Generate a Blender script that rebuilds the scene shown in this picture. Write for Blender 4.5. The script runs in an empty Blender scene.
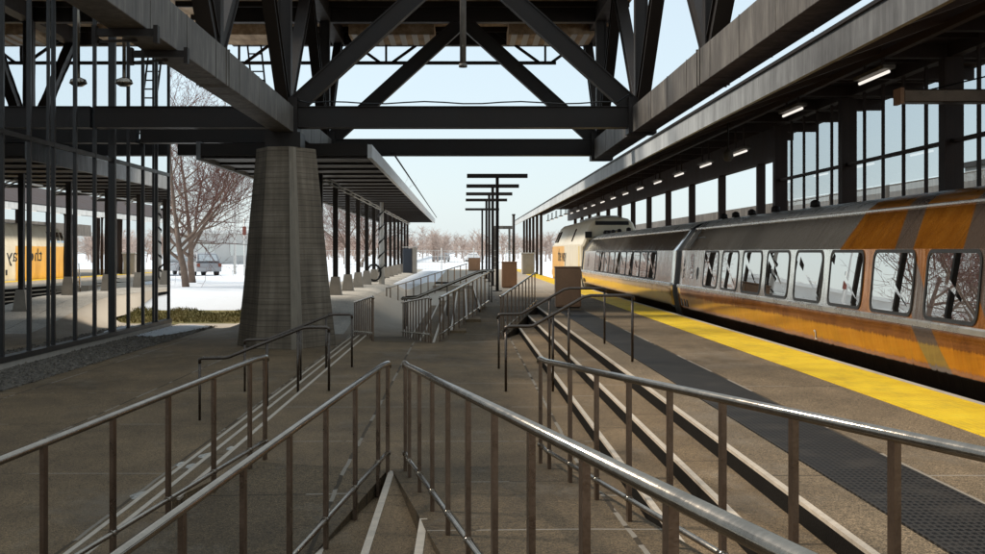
import bpy, math, random
from mathutils import Vector, Matrix
random.seed(7)
R = math.radians
scene = bpy.context.scene
COL = scene.collection

# ------------------------------------------------------------------ mesh collector
class MB:
    def __init__(s): s.v = []; s.f = []; s.sm = []
    def face(s, pts, smooth=False):
        n = len(s.v); s.v += [tuple(p) for p in pts]; s.f.append(tuple(range(n, n + len(pts)))); s.sm.append(smooth); return s
    def grid_faces(s, base, fs, smooth=False):
        for f in fs: s.f.append(tuple(base + i for i in f)); s.sm.append(smooth)
    def box(s, x0, x1, y0, y1, z0, z1):
        n = len(s.v)
        s.v += [(x0,y0,z0),(x1,y0,z0),(x1,y1,z0),(x0,y1,z0),(x0,y0,z1),(x1,y0,z1),(x1,y1,z1),(x0,y1,z1)]
        s.grid_faces(n, [(0,3,2,1),(4,5,6,7),(0,1,5,4),(1,2,6,5),(2,3,7,6),(3,0,4,7)])
        return s
    def prism(s, poly, z0, tops):
        """poly: counter-clockwise (x,y); tops: one z or a list per vertex"""
        n = len(s.v); k = len(poly)
        if not isinstance(tops, (list, tuple)): tops = [tops] * k
        bots = z0 if isinstance(z0, (list, tuple)) else [z0] * k
        s.v += [(p[0], p[1], b) for p, b in zip(poly, bots)] + [(p[0], p[1], t) for p, t in zip(poly, tops)]
        fs = [tuple(reversed(range(k))), tuple(range(k, 2*k))]
        for i in range(k): j = (i+1) % k; fs.append((i, j, k+j, k+i))
        s.grid_faces(n, fs)
        return s
    def beam(s, p, q, w, h, up=(0,0,1)):
        p = Vector(p); q = Vector(q); d = (q-p).normalized(); up = Vector(up)
        if abs(d.dot(up)) > .98: up = Vector((0,1,0))
        a = d.cross(up).normalized(); b = a.cross(d).normalized()
        n = len(s.v)
        for c in (p, q):
            for sx, sy in ((-1,-1),(1,-1),(1,1),(-1,1)): s.v.append(tuple(c + a*(sx*w/2) + b*(sy*h/2)))
        s.grid_faces(n, [(0,1,2,3),(7,6,5,4),(0,4,5,1),(1,5,6,2),(2,6,7,3),(3,7,4,0)])
        return s
    def tube(s, pts, r, n=8, caps=True, smooth=True):
        pts = [Vector(p) for p in pts]
        rs = r if isinstance(r, (list, tuple)) else [r]*len(pts)
        base = len(s.v); ref = None
        for i, p in enumerate(pts):
            a = pts[max(i-1,0)]; b = pts[min(i+1,len(pts)-1)]
            d = (b-a).normalized()
            if ref is None:
                ref = Vector((0,0,1)) if abs(d.z) < .9 else Vector((1,0,0))
            x = (ref - d*ref.dot(d)).normalized(); y = d.cross(x); ref = x
            for k in range(n):
                t = 2*math.pi*k/n
                s.v.append(tuple(p + x*(math.cos(t)*rs[i]) + y*(math.sin(t)*rs[i])))
        for i in range(len(pts)-1):
            for k in range(n):
                k2 = (k+1) % n
                s.f.append((base+i*n+k, base+i*n+k2, base+(i+1)*n+k2, base+(i+1)*n+k)); s.sm.append(smooth)
        if caps:
            s.f.append(tuple(base+k for k in reversed(range(n)))); s.sm.append(False)
            s.f.append(tuple(base+(len(pts)-1)*n+k for k in range(n))); s.sm.append(False)
        return s
    def loft(s, rings, closed=True, caps=True, smooth=False):
        base = len(s.v); n = len(rings[0])
        for r in rings: s.v += [tuple(p) for p in r]
        for i in range(len(rings)-1):
            for k in range(n if closed else n-1):
                k2 = (k+1) % n
                s.f.append((base+i*n+k, base+i*n+k2, base+(i+1)*n+k2, base+(i+1)*n+k)); s.sm.append(smooth)
        if caps:
            s.f.append(tuple(base+k for k in reversed(range(n)))); s.sm.append(False)
            s.f.append(tuple(base+(len(rings)-1)*n+k for k in range(n))); s.sm.append(False)
        return s

def wloc(o):
    v = Vector((0,0,0))
    while o is not None: v = v + o.location; o = o.parent
    return v
def build(name, mb, mat, parent=None, origin=None, bevel=0, label=None):
    off = Vector(origin) if origin is not None else (wloc(parent) if parent else Vector((0,0,0)))
    me = bpy.data.meshes.new(name)
    me.from_pydata([(x-off.x, y-off.y, z-off.z) for x, y, z in mb.v], [], mb.f)
    me.polygons.foreach_set('use_smooth', mb.sm)
    me.update()
    me.materials.append(mat)
    o = bpy.data.objects.new(name, me); COL.objects.link(o)
    if parent:
        o.parent = parent
        if origin is not None: o.location = off - wloc(parent)
    else: o.location = off
    if bevel:
        b = o.modifiers.new('bevel', 'BEVEL'); b.width = bevel; b.segments = 2; b.limit_method = 'ANGLE'; b.angle_limit = R(40)
    if label: o['label'] = label
    return o
def tag(o, label=None, cat=None, group=None, kind=None):
    if label: o['label'] = label
    if cat: o['category'] = cat
    if group: o['group'] = group
    if kind: o['kind'] = kind
    return o
def thing(name, loc, label, cat, group=None):
    o = bpy.data.objects.new(name, None); COL.objects.link(o); o.location = loc; o.empty_display_size = .2
    return tag(o, label, cat, group)
def struct(name, mb, mat, label=None, bevel=0):
    return tag(build(name, mb, mat, bevel=bevel), label, None, None, 'structure')
def copy_tree(o, parent=None):
    c = o.copy(); COL.objects.link(c); c.parent = parent
    for ch in list(o.children): copy_tree(ch, c)
    return c

# ------------------------------------------------------------------ materials
class NT:
    def __init__(s, name):
        s.m = bpy.data.materials.new(name); s.m.use_nodes = True
        s.t = s.m.node_tree; s.t.nodes.clear()
        s.out = s.t.nodes.new('ShaderNodeOutputMaterial')
    def n(s, typ, ins=None, **kw):
        nd = s.t.nodes.new(typ)
        for k, v in kw.items(): setattr(nd, k, v)
        for k, v in (ins or {}).items():
            sock = nd.inputs[k]
            if isinstance(v, bpy.types.NodeSocket): s.t.links.new(v, sock)
            else: sock.default_value = v
        return nd
    def coord(s, scale=(1,1,1), obj=True):
        c = s.n('ShaderNodeTexCoord')
        g = s.n('ShaderNodeMapping', {'Vector': c.outputs['Object' if obj else 'Generated'], 'Scale': scale})
        return g.outputs[0]
    def geo(s, scale=(1,1,1)):
        c = s.n('ShaderNodeNewGeometry')
        return s.n('ShaderNodeMapping', {'Vector': c.outputs['Position'], 'Scale': scale}).outputs[0]
    def noise(s, vec, scale, detail=4, rough=.6):
        return s.n('ShaderNodeTexNoise', {'Vector': vec, 'Scale': scale, 'Detail': detail, 'Roughness': rough}).outputs['Fac']
    def ramp(s, fac, stops):
        r = s.n('ShaderNodeValToRGB', {'Fac': fac}); e = r.color_ramp.elements
        while len(e) > 1: e.remove(e[0])
        e[0].position = stops[0][0]; e[0].color = (*stops[0][1], 1)
        for p, c in stops[1:]:
            x = e.new(p); x.color = (*c, 1)
        return r.outputs[0]
    def mix(s, fac, a, b, mode='MIX'):
        nd = s.n('ShaderNodeMix', data_type='RGBA', blend_type=mode)
        for i, v in ((0, fac), (6, a), (7, b)):
            if isinstance(v, bpy.types.NodeSocket): s.t.links.new(v, nd.inputs[i])
            elif i == 0: nd.inputs[0].default_value = v
            else: nd.inputs[i].default_value = (*v, 1)
        return nd.outputs[2]
    def math(s, op, a, b=0, c=0):
        nd = s.n('ShaderNodeMath', operation=op)
        for i, v in enumerate((a, b, c)):
            if isinstance(v, bpy.types.NodeSocket): s.t.links.new(v, nd.inputs[i])
            else: nd.inputs[i].default_value = v
        return nd.outputs[0]
    def bump(s, h, strength=.3, dist=.01):
        return s.n('ShaderNodeBump', {'Height': h, 'Strength': strength, 'Distance': dist}).outputs[0]
    def bsdf(s, color, rough=.6, metal=0, normal=None, **extra):
        p = s.n('ShaderNodeBsdfPrincipled')
        for k, v in dict({'Base Color': color, 'Roughness': rough, 'Metallic': metal}, **extra).items():
            if isinstance(v, bpy.types.NodeSocket): s.t.links.new(v, p.inputs[k])
            elif k == 'Base Color': p.inputs[k].default_value = (*v, 1)
            else: p.inputs[k].default_value = v
        if normal is not None: s.t.links.new(normal, p.inputs['Normal'])
        s.t.links.new(p.outputs[0], s.out.inputs[0]); return s.m

def simple(name, col, rough=.6, metal=0, var=.25, scale=3, bump=.1, stretch=(1,1,1), fine=60, **extra):
    t = NT(name); g = t.geo(stretch)
    a = t.noise(g, scale, 6, .65); b = t.noise(g, fine, 3, .6)
    lo = tuple(c*(1-var) for c in col); hi = tuple(min(1, c*(1+var)) for c in col)
    c1 = t.ramp(a, [(.3, lo), (.7, hi)])
    c2 = t.mix(.35, c1, t.ramp(b, [(.3, lo), (.7, hi)]))
    rr = t.math('ADD', t.math('MULTIPLY', t.math('SUBTRACT', a, .5), .35), rough)
    return t.bsdf(c2, rr, metal, t.bump(b, bump, .01) if bump else None, **extra)

M = {}
M['steel'] = simple('dark_painted_steel', (.0185,.0125,.009), .55, 0, .4, 1.5, .08, **{'Specular IOR Level': .3})
M['steel_warm'] = simple('dark_brown_steel', (.046,.026,.018), .6, 0, .35, 1.2, .08, **{'Specular IOR Level': .3})
M['mullion'] = simple('bronze_mullion', (.022,.018,.016), .42, .2, .3, 2, 0)
M['snow'] = simple('snow', (.78,.80,.83), .75, 0, .06, .25, .5, fine=6)
M['belt'] = simple('bright_belt_steel', (.72,.69,.64), .28, .85, .15, 2, .05)
M['post'] = simple('brown_post_steel', (.17,.115,.080), .32, .8, .35, 5, .1)
M['rail'] = simple('worn_rail_steel', (.32,.275,.225), .16, .95, .25, 6, .05)
M['handrail'] = simple('dark_rail_steel', (.10,.08,.065), .3, .85, .3, 6, .06)
M['cabinet'] = simple('weathering_cabinet', (.42,.225,.12), .42, .15, .35, 1.3, .1, (1,1,.35))
M['concrete_light'] = simple('light_concrete', (.42,.37,.31), .85, 0, .2, 3, .3)
M['white_metal'] = simple('white_metal', (.68,.66,.62), .5, 0, .1, 2, .05)
M['dark_box'] = simple('dark_blue_panel', (.045,.055,.075), .5, 0, .2, 2, .05)
M['black'] = simple('black_rubber', (.012,.012,.012), .6, 0, .3, 4, .1)
M['bark'] = simple('grey_brown_bark', (.20,.14,.105), .9, 0, .3, 4, .4)
M['twig'] = simple('reddish_twig', (.15,.066,.05), .9, 0, .3, .8, 0)
M['pale_twig'] = simple('hazed_twig', (.50,.385,.325), .9, 0, .35, .05, 0)  # distance haze put into the twig colour
M['grey_wall'] = simple('pale_wall', (.52,.50,.47), .8, 0, .12, .4, .05)
M['car_paint'] = simple('grey_car_paint', (.34,.34,.35), .35, .2, .1, 1, 0)
M['car_white'] = simple('white_car_paint', (.7,.7,.7), .3, 0, .1, 1, 0)
M['red'] = simple('red_lens', (.25,.07,.045), .4, 0, .1, 1, 0)
M['amber'] = simple('amber_lens', (.75,.60,.32), .25, 0, .1, 1, 0)
M['deck'] = None

def m_floor(name, base, speck=.5, joints=3.0, dirt=.45, bright=(.30,.26,.21), dust_light=None):
    t = NT(name); g = t.geo()
    big = t.noise(g, .35, 5, .6); mid = t.noise(t.geo((1,.45,1)), 2.2, 6, .7); fine = t.noise(g, 90, 2, .7)
    lo = tuple(c*(1-dirt) for c in base); hi = tuple(c*1.25 for c in base)
    c = t.ramp(t.math('ADD', t.math('MULTIPLY', big, .5), t.math('MULTIPLY', mid, .5)), [(.35, lo), (.65, hi)])
    sp = t.ramp(fine, [(.40, (1-speck,)*3), (.5, (1,1,1)), (.66, (1+speck*1.6, 1+speck*1.5, 1+speck*1.35))])
    c = t.mix(1, c, sp, 'MULTIPLY')
    grit = t.noise(g, 28, 3, .75)
    c = t.mix(1, c, t.ramp(grit, [(.36, (.55,.55,.55)), (.48, (1,1,1)), (.62, (1.15,1.13,1.1)), (.72, (1.6,1.5,1.4))]), 'MULTIPLY')
    salt = t.ramp(t.noise(t.geo((1,.5,1)), .55, 6, .75), [(.54,(0,0,0)), (.66,(1,1,1))])
    c = t.mix(t.math('MULTIPLY', salt, .28), c, bright)
    damp = t.ramp(t.noise(t.geo((.7,.35,1)), .8, 5, .7), [(.55,(0,0,0)), (.6,(1,1,1))])
    c = t.mix(t.math('MULTIPLY', damp, .25), c, tuple(x*.45 for x in base))
    sep = t.n('ShaderNodeSeparateXYZ', {'Vector': g})
    wob = t.math('MULTIPLY', t.math('SUBTRACT', t.noise(g, 3, 2), .5), .03)
    dy = t.math('ABSOLUTE', t.math('SUBTRACT', t.math('FLOORED_MODULO', t.math('ADD', sep.outputs[1], wob), joints), joints/2))
    dx = t.math('ABSOLUTE', t.math('SUBTRACT', t.math('FLOORED_MODULO', t.math('ADD', sep.outputs[0], wob), 2.2), 1.1))
    jn = t.math('LESS_THAN', t.math('MINIMUM', dy, dx), .018)
    brk = t.math('GREATER_THAN', t.noise(g, .8, 3), .5)
    c = t.mix(t.math('MULTIPLY', t.math('MULTIPLY', jn, brk), .75), c, bright)
    c = t.mix(t.math('MULTIPLY', t.math('MULTIPLY', jn, t.math('SUBTRACT', 1, brk)), .85), c, tuple(x*.3 for x in base))
    if dust_light:      # pale snow film that also paints in the sunlight past the roof
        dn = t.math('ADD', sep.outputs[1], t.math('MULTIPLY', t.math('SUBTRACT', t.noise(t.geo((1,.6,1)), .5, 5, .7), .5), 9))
        df = t.n('ShaderNodeMapRange', {'Value': dn, 'From Min': dust_light[0], 'From Max': dust_light[1]}, interpolation_type='SMOOTHSTEP').outputs[0]
        c = t.mix(t.math('MULTIPLY', df, dust_light[2]), c, (.58,.51,.42))
    return t.bsdf(c, t.math('ADD', t.math('MULTIPLY', mid, .2), .72), 0, t.bump(t.math('ADD', fine, grit), .5, .006), **{'Specular IOR Level': .25})
M['floor'] = m_floor('brown_aggregate_concrete', (.190,.130,.073))
M['plaza'] = m_floor('plaza_aggregate_concrete', (.190,.130,.073), .5, 4.0, dust_light=(33,44,.8))
M['platform'] = m_floor('platform_asphalt', (.195,.142,.088), .55, 6.0, dust_light=(40,62,.6))
M['ramp'] = m_floor('ramp_concrete', (.125,.088,.050), .5, 2.4)
M['island'] = m_floor('snowy_concrete', (.50,.46,.40), .15, 5.0, .2, (.3,.28,.25))
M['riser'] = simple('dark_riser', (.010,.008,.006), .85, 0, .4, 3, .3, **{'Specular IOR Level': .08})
M['nosing'] = simple('pale_nosing', (.52,.43,.33), .6, 0, .25, 8, .2)
def m_tactile():
    t = NT('yellow_tactile'); g = t.geo()
    v = t.n('ShaderNodeTexVoronoi', {'Vector': g, 'Scale': 16.0, 'Randomness': 0.0}).outputs['Distance']
    a = t.noise(g, 1.6, 6, .7)
    c = t.ramp(a, [(.3, (.66,.40,.012)), (.55, (.84,.56,.015)), (.75, (.90,.64,.03))])
    c = t.mix(t.ramp(t.noise(g, 25, 4, .7), [(.55,(0,0,0)), (.75,(.5,.5,.5))]), c, (.36,.24,.03))
    sp = t.n('ShaderNodeSeparateXYZ', {'Vector': g})
    jt = t.math('LESS_THAN', t.math('FLOORED_MODULO', sp.outputs[1], .61), .012)
    c = t.mix(t.math('MULTIPLY', jt, .55), c, (.25,.17,.02))
    c = t.mix(t.ramp(t.noise(t.geo((1.2,.35,1)), 3, 6, .75), [(.5,(0,0,0)), (.72,(.55,.55,.55))]), c, (.42,.29,.03))
    return t.bsdf(c, .55, 0, t.bump(t.ramp(v, [(.2,(1,1,1)), (.35,(0,0,0))]), .6, .006))
M['tactile'] = m_tactile()
def m_mat():
    t = NT('black_grate'); g = t.geo()
    sep = t.n('ShaderNodeSeparateXYZ', {'Vector': g})
    sy = t.math('FLOORED_MODULO', sep.outputs[1], .09); sx = t.math('FLOORED_MODULO', sep.outputs[0], .045)
    h = t.math('MULTIPLY', t.math('GREATER_THAN', sy, .035), t.math('GREATER_THAN', sx, .017))
    c = t.mix(h, (.034,.030,.026), (.002,.002,.002))
    c = t.mix(t.ramp(t.noise(g, 2.5, 5), [(.5,(0,0,0)), (.7,(.45,.45,.45))]), c, (.060,.050,.040))
    return t.bsdf(c, .62, 0, t.bump(h, -.9, .012), **{'Specular IOR Level': .25})
M['mat'] = m_mat()
def m_pillar():
    t = NT('board_formed_concrete'); g = t.geo()
    board = t.noise(t.geo((.25,.25,9)), 1.0, 5, .7); big = t.noise(g, .8, 5); strk = t.noise(t.geo((5,5,.35)), 1.0, 4)
    f = t.math('ADD', t.math('MULTIPLY', board, .3), t.math('ADD', t.math('MULTIPLY', big, .35), t.math('MULTIPLY', strk, .35)))
    c = t.ramp(f, [(.34, (.11,.082,.056)), (.5, (.225,.175,.122)), (.64, (.36,.29,.21))])
    sep = t.n('ShaderNodeSeparateXYZ', {'Vector': g})
    ln = t.math('LESS_THAN', t.math('FLOORED_MODULO', t.math('ADD', sep.outputs[2], t.math('MULTIPLY', t.noise(g, 4, 2), .02)), .14), .014)
    c = t.mix(t.math('MULTIPLY', ln, .6), c, (.06,.05,.04))
    return t.bsdf(c, .88, 0, t.bump(t.math('SUBTRACT', board, ln), .6, .02))
M['pillar'] = m_pillar()
M['fin'] = simple('lit_concrete_fin', (.31,.255,.19), .85, 0, .3, 2.5, .3, (3,3,.6))  # paler than the shaft, light on this edge put into its colour
def m_girder(name, lo, mid, hi, rough=.6):
    t = NT(name)
    s1 = t.noise(t.geo((1.1,1.1,.25)), 3.2, 6, .75); s2 = t.noise(t.geo((6,6,.6)), 1.6, 4, .6); b = t.noise(t.geo(), .5, 4)
    f = t.math('ADD', t.math('MULTIPLY', s1, .5), t.math('ADD', t.math('MULTIPLY', s2, .25), t.math('MULTIPLY', b, .25)))
    c = t.ramp(f, [(.36, lo), (.5, mid), (.63, hi)])
    return t.bsdf(c, rough, 0, t.bump(s2, .15, .01))
M['girder'] = m_girder('weathered_girder', (.036,.029,.023), (.105,.088,.072), (.21,.185,.155))
M['fascia'] = m_girder('weathered_fascia', (.10,.097,.092), (.17,.168,.163), (.26,.258,.25))
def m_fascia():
    t = NT('streaked_shaded_canopy_band'); g = t.geo()
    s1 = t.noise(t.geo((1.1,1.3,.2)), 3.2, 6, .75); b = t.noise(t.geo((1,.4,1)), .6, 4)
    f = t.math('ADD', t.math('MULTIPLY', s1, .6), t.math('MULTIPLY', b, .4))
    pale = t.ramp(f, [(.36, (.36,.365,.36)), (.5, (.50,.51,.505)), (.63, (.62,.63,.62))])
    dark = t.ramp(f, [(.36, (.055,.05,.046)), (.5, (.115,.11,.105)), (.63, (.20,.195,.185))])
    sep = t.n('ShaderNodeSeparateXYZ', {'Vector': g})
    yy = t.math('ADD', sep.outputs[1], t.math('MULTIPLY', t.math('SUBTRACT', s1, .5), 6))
    k = t.n('ShaderNodeMapRange', {'Value': yy, 'From Min': 14.0, 'From Max': 30.0}, interpolation_type='SMOOTHSTEP').outputs[0]  # near end darkened, its shade painted into the band colour
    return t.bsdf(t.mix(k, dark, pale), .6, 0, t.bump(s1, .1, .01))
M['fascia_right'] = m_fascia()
M['fascia_pale'] = m_girder('pale_fascia', (.62,.62,.61), (.74,.74,.73), (.82,.82,.81))
def m_deck():
    t = NT('brown_roof_deck'); g = t.geo((1,.12,1))
    n1 = t.noise(g, 3, 6, .7); n2 = t.noise(t.geo(), 1, 5)
    c = t.ramp(t.math('ADD', t.math('MULTIPLY', n1, .6), t.math('MULTIPLY', n2, .4)), [(.35, (.16,.10,.055)), (.52, (.42,.29,.17)), (.66, (.62,.48,.33))])
    return t.bsdf(c, .8, 0, t.bump(n1, .3, .02))
M['deck'] = m_deck()
def m_glass(name, refl, tint=(.75,.8,.82), wob=.0006):
    t = NT(name)
    n = t.bump(t.noise(t.geo((1,1,.5)), .9, 2), 1.0, wob) if wob else None
    gl = t.n('ShaderNodeBsdfGlossy', {'Color': (.95,.96,.97,1), 'Roughness': 0.0})
    if n is not None: t.t.links.new(n, gl.inputs['Normal'])
    tr = t.n('ShaderNodeBsdfTransparent', {'Color': (*tint, 1)})
    fr = t.n('ShaderNodeLayerWeight', {'Blend': .5}).outputs['Facing']
    fac = t.math('MINIMUM', t.math('ADD', refl, t.math('MULTIPLY', t.math('POWER', fr, 4), .9)), .97)
    mx = t.n('ShaderNodeMixShader', {0: fac, 1: tr.outputs[0], 2: gl.outputs[0]})
    t.t.links.new(mx.outputs[0], t.out.inputs[0]); return t.m
M['glass'] = m_glass('station_glass', .8)
M['clear_glass'] = m_glass('screen_glass', .06, (.82,.86,.88), 0)
def m_trainglass():
    t = NT('train_window_glass'); n = t.bump(t.noise(t.geo((1,.6,.6)), 1.0, 1), 1.0, .0003)
    gl = t.n('ShaderNodeBsdfGlossy', {'Color': (.93,.92,.90,1), 'Roughness': .0, 'Normal': n})
    df = t.n('ShaderNodeBsdfDiffuse', {'Color': (.012,.011,.010,1)})
    mx = t.n('ShaderNodeMixShader', {0: .74, 1: df.outputs[0], 2: gl.outputs[0]})
    t.t.links.new(mx.outputs[0], t.out.inputs[0]); return t.m
M['train_glass'] = m_trainglass()
def m_coach(name, near):
    """local coordinates: y along the car measured from the near-car datum, z up (object origin at ground)"""
    t = NT(name); c = t.n('ShaderNodeNewGeometry'); sep = t.n('ShaderNodeSeparateXYZ', {'Vector': c.outputs['Position']})
    y, z = sep.outputs[1], sep.outputs[2]
    n = t.noise(t.geo((1,.9,.9)), 2.0, 5, .7)
    wav = t.noise(t.geo((1,5.5,.45)), 1.0, 4, .6)
    wav2 = t.noise(t.geo((1,1.4,.9)), 1.0, 2, .5)
    streak = t.noise(t.geo((1,9,.5)), 1.0, 5, .75)
    silver = t.ramp(streak, [(.3, (.62,.58,.52)), (.48, (.86,.83,.77)), (.68, (.95,.93,.88))])
    roofz = t.math('GREATER_THAN', z, 2.66)
    orange = t.ramp(t.math('ADD', t.math('MULTIPLY', n, .75), t.math('MULTIPLY', streak, .25)), [(.33, (.30,.095,.010)), (.5, (.45,.155,.016)), (.66, (.58,.225,.028))]) if near else \
             t.ramp(n, [(.3, (.66,.32,.02)), (.6, (.85,.47,.035))])
    low = t.math('LESS_THAN', z, 1.13)
    if near:
        edge = t.math('ADD', y, t.math('MULTIPLY', t.math('SUBTRACT', streak, .5), .5))
        fr = t.math('LESS_THAN', edge, 19.2)
        isor = t.math('MAXIMUM', low, fr)
        col = t.mix(isor, silver, orange)
        # slanted grey stripes
        yy = t.math('SUBTRACT', y, z)
        stp = None
        for c0 in (14.4, 12.1, 9.6):
            k = t.math('LESS_THAN', t.math('ABSOLUTE', t.math('SUBTRACT', yy, c0)), .34)
            stp = k if stp is None else t.math('MAXIMUM', stp, k)
        col = t.mix(t.math('MULTIPLY', stp, .85), col, (.17,.155,.14))
        met = t.math('ADD', .72, t.math('MULTIPLY', t.math('SUBTRACT', 1, isor), .2))
    else:
        col = t.mix(low, silver, orange)
        met = t.math('ADD', .50, t.math('MULTIPLY', t.math('SUBTRACT', 1, low), .42))
    met = t.math('MULTIPLY', met, t.math('SUBTRACT', 1, t.math('MULTIPLY', roofz, .75)))
    seam = t.math('LESS_THAN', t.math('ABSOLUTE', t.math('SUBTRACT', t.math('FLOORED_MODULO', t.math('SUBTRACT', y, 13.725), 2.05), 1.025)), .012)
    seam = t.math('MULTIPLY', seam, t.math('GREATER_THAN', z, 1.2))
    col = t.mix(t.math('MULTIPLY', seam, .6), col, (.05,.04,.03))
    undercut_shade = t.math('LESS_THAN', z, t.math('ADD', .60, t.math('MULTIPLY', t.math('SUBTRACT', n, .5), .02)))  # shade of the undercut painted as a dark band below the orange
    col = t.mix(undercut_shade, col, (.018,.014,.011))
    grime = t.math('MULTIPLY', t.ramp(t.noise(t.geo((1,2.5,.5)), 2.0, 5, .7), [(.52,(0,0,0)), (.85,(1,1,1))]), .3)
    col = t.mix(grime, col, (.10,.075,.05))
    h = t.math('ADD', t.math('MULTIPLY', wav, .5), wav2)
    return t.bsdf(col, t.math('ADD', .03, t.math('ADD', t.math('MULTIPLY', n, .10), t.math('MULTIPLY', roofz, .2))), met, t.bump(h, 1.0, .010))
M['coach_near'] = m_coach('orange_silver_coach_skin', True)
M['coach_far'] = m_coach('silver_yellow_coach_skin', False)
def m_loco():
    t = NT('locomotive_paint'); g = t.n('ShaderNodeNewGeometry'); sep = t.n('ShaderNodeSeparateXYZ', {'Vector': g.outputs['Position']})
    y, z = sep.outputs[1], sep.outputs[2]
    n = t.noise(t.geo((1,1.5,.5)), 1.5, 5)
    white = t.ramp(n, [(.3, (.70,.60,.43)), (.65, (.84,.75,.58))])
    orng = t.ramp(n, [(.3, (.70,.33,.03)), (.65, (.86,.46,.06))])
    k = t.math('MULTIPLY', t.math('LESS_THAN', z, 2.35), t.math('GREATER_THAN', y, 70.2))
    k2 = t.math('MULTIPLY', t.math('LESS_THAN', z, 2.35), t.math('LESS_THAN', y, 61.6))
    col = t.mix(t.math('MAXIMUM', k, t.math('MULTIPLY', k2, .0)), white, orng)
    return t.bsdf(col, .32, .1, t.bump(n, .05, .01))
M['loco'] = m_loco()
def m_emit(name, col, s):
    t = NT(name); e = t.n('ShaderNodeEmission', {'Color': (*col, 1), 'Strength': s}); t.t.links.new(e.outputs[0], t.out.inputs[0]); return t.m
M['tube_lit'] = m_emit('lit_tube', (1,.93,.84), .5)
M['lamp_lit'] = m_emit('lit_lamp', (1,.93,.82), 2.0)
M['interior'] = simple('dark_interior', (.035,.031,.028), .8, 0, .3, .7, 0)
M['interior_floor'] = simple('interior_floor', (.10,.09,.08), .35, 0, .3, .7, 0)
def m_grass():
    t = NT('winter_grass'); n = t.noise(t.geo(), 1.3, 4); f = t.noise(t.geo(), 30, 2)
    return t.bsdf(t.ramp(t.math('ADD', t.math('MULTIPLY', n, .5), t.math('MULTIPLY', f, .5)), [(.35, (.07,.068,.018)), (.5, (.17,.145,.04)), (.65, (.30,.23,.09))]), .9)
M['grass'] = m_grass()
def m_gravel():
    t = NT('gravel_stone'); n = t.noise(t.geo(), 14, 3)
    return t.bsdf(t.ramp(n, [(.35, (.05,.040,.030)), (.6, (.16,.132,.10)), (.75, (.33,.28,.22))]), .9, 0, t.bump(n, .5, .02))
M['gravel'] = m_gravel()
M['ballast'] = simple('ballast', (.10,.09,.08), .95, 0, .4, 9, .6)

# ------------------------------------------------------------------ levels of the place
ZL, ZC, ZP = -.43, 0.0, .43          # plaza, middle landing, platform
def sst(a, b, x):
    t = max(0, min(1, (x-a)/(b-a))); return t*t*(3-2*t)
def left_ground(x, y):
    return -.47 + .74*max(0, min(1, (y-43.4)/5.6)) + (.10*math.sin(x*.35)*math.sin(y*.22) if y > 50 else 0)
def ground_z(x, y):
    if 5.45 < x < 9.1: return -.75 if y > -80 else -.75
    if x >= 9.1: return .2
    if x < -7.0:
        if y < 43.4: return -1.2
        z = left_ground(x, y)
        if y > 70: z += .004*min(y-70, 300)
        return z
    if y < 66: return -1.2
    return .36 + (.003*min(y-120, 200) if y > 120 else 0)
def axis(bps, lo, hi):
    out = set(bps)
    v = -60
    while v <= 60: out.add(round(v, 3)); v += 2.5
    for k in (70, 85, 100, 130, 170, 230, 320, 450, 650, 900, 1200):
        out.add(k); out.add(-k)
    return sorted(o for o in out if lo <= o <= hi)
gx = axis([-7.01,-6.99,5.44,5.46,9.09,9.11], -1200, 1200)
gy = axis([43.39,43.41,49,65.99,66.01,62.5,65,67.5,75,80,90,95,110,120,140,155,190,210,260], -160, 1200)
mb = MB()
for y in gy:
    for x in gx: mb.v.append((x, y, ground_z(x, y)))
W = len(gx)
for j in range(len(gy)-1):
    for i in range(W-1): mb.f.append((j*W+i, j*W+i+1, (j+1)*W+i+1, (j+1)*W+i)); mb.sm.append(True)
struct('ground', mb, M['snow'], 'snow covered open ground around the station')

# plaza left of the stairs
def plaza_z(x, y):
    if x < -7.75:
        return ZL if y < 43.4 else left_ground(x, y)+.02
    z = ZL
    if y > 36:
        k = (1 - sst(-4.1, -1.7, x))*(sst(-7.7, -6.4, x) if y < 49 else 1)
        z = max(z, ZL + .86*k*sst(35.5, 46, y))
        z = max(z, ZL + .86*(1-k)*max(0, min(1, (y-53)/10)))
        if x < -6.4 and y > 43.4: z = max(z, left_ground(x, y)+.02)
    return z
px_ = [-9.7,-8.9,-8.2,-7.76,-7.5,-7.25,-7.0,-6.75]+[-6.5+.25*i for i in range(25)]
py_ = [-20,-10,0,5,10,20,30]+[35+i*.75 for i in range(44)]
mb = MB()
for y in py_:
    for x in px_: mb.v.append((x, y, plaza_z(x, y)))
W = len(px_)
for j in range(len(py_)-1):
    for i in range(W-1):
        if px_[i] < -7.3 and py_[j] > 42.5: continue
        mb.f.append((j*W+i, j*W+i+1, (j+1)*W+i+1, (j+1)*W+i)); mb.sm.append(True)
struct('plaza', mb, M['plaza'], 'brown concrete plaza at the lower level by the glass building')
# paving under the left canopy
mb = MB()
ipx = [-6.5,-6.2,-5.4,-4.6,-4.2,-3.95,-3.7,-3.5]
ipy = [37+i*.75 for i in range(30)]+[62,80,100,118]
for y in ipy:
    for x in ipx: mb.v.append((x, y, plaza_z(min(x,-3.31), min(y, 67)) + .006))
W = len(ipx)
for j in range(len(ipy)-1):
    for i in range(W-1):
        mb.f.append((j*W+i, j*W+i+1, (j+1)*W+i+1, (j+1)*W+i)); mb.sm.append(True)
struct('walkway', mb, M['island'], 'pale snow dusted walkway under the left canopy')

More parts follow.
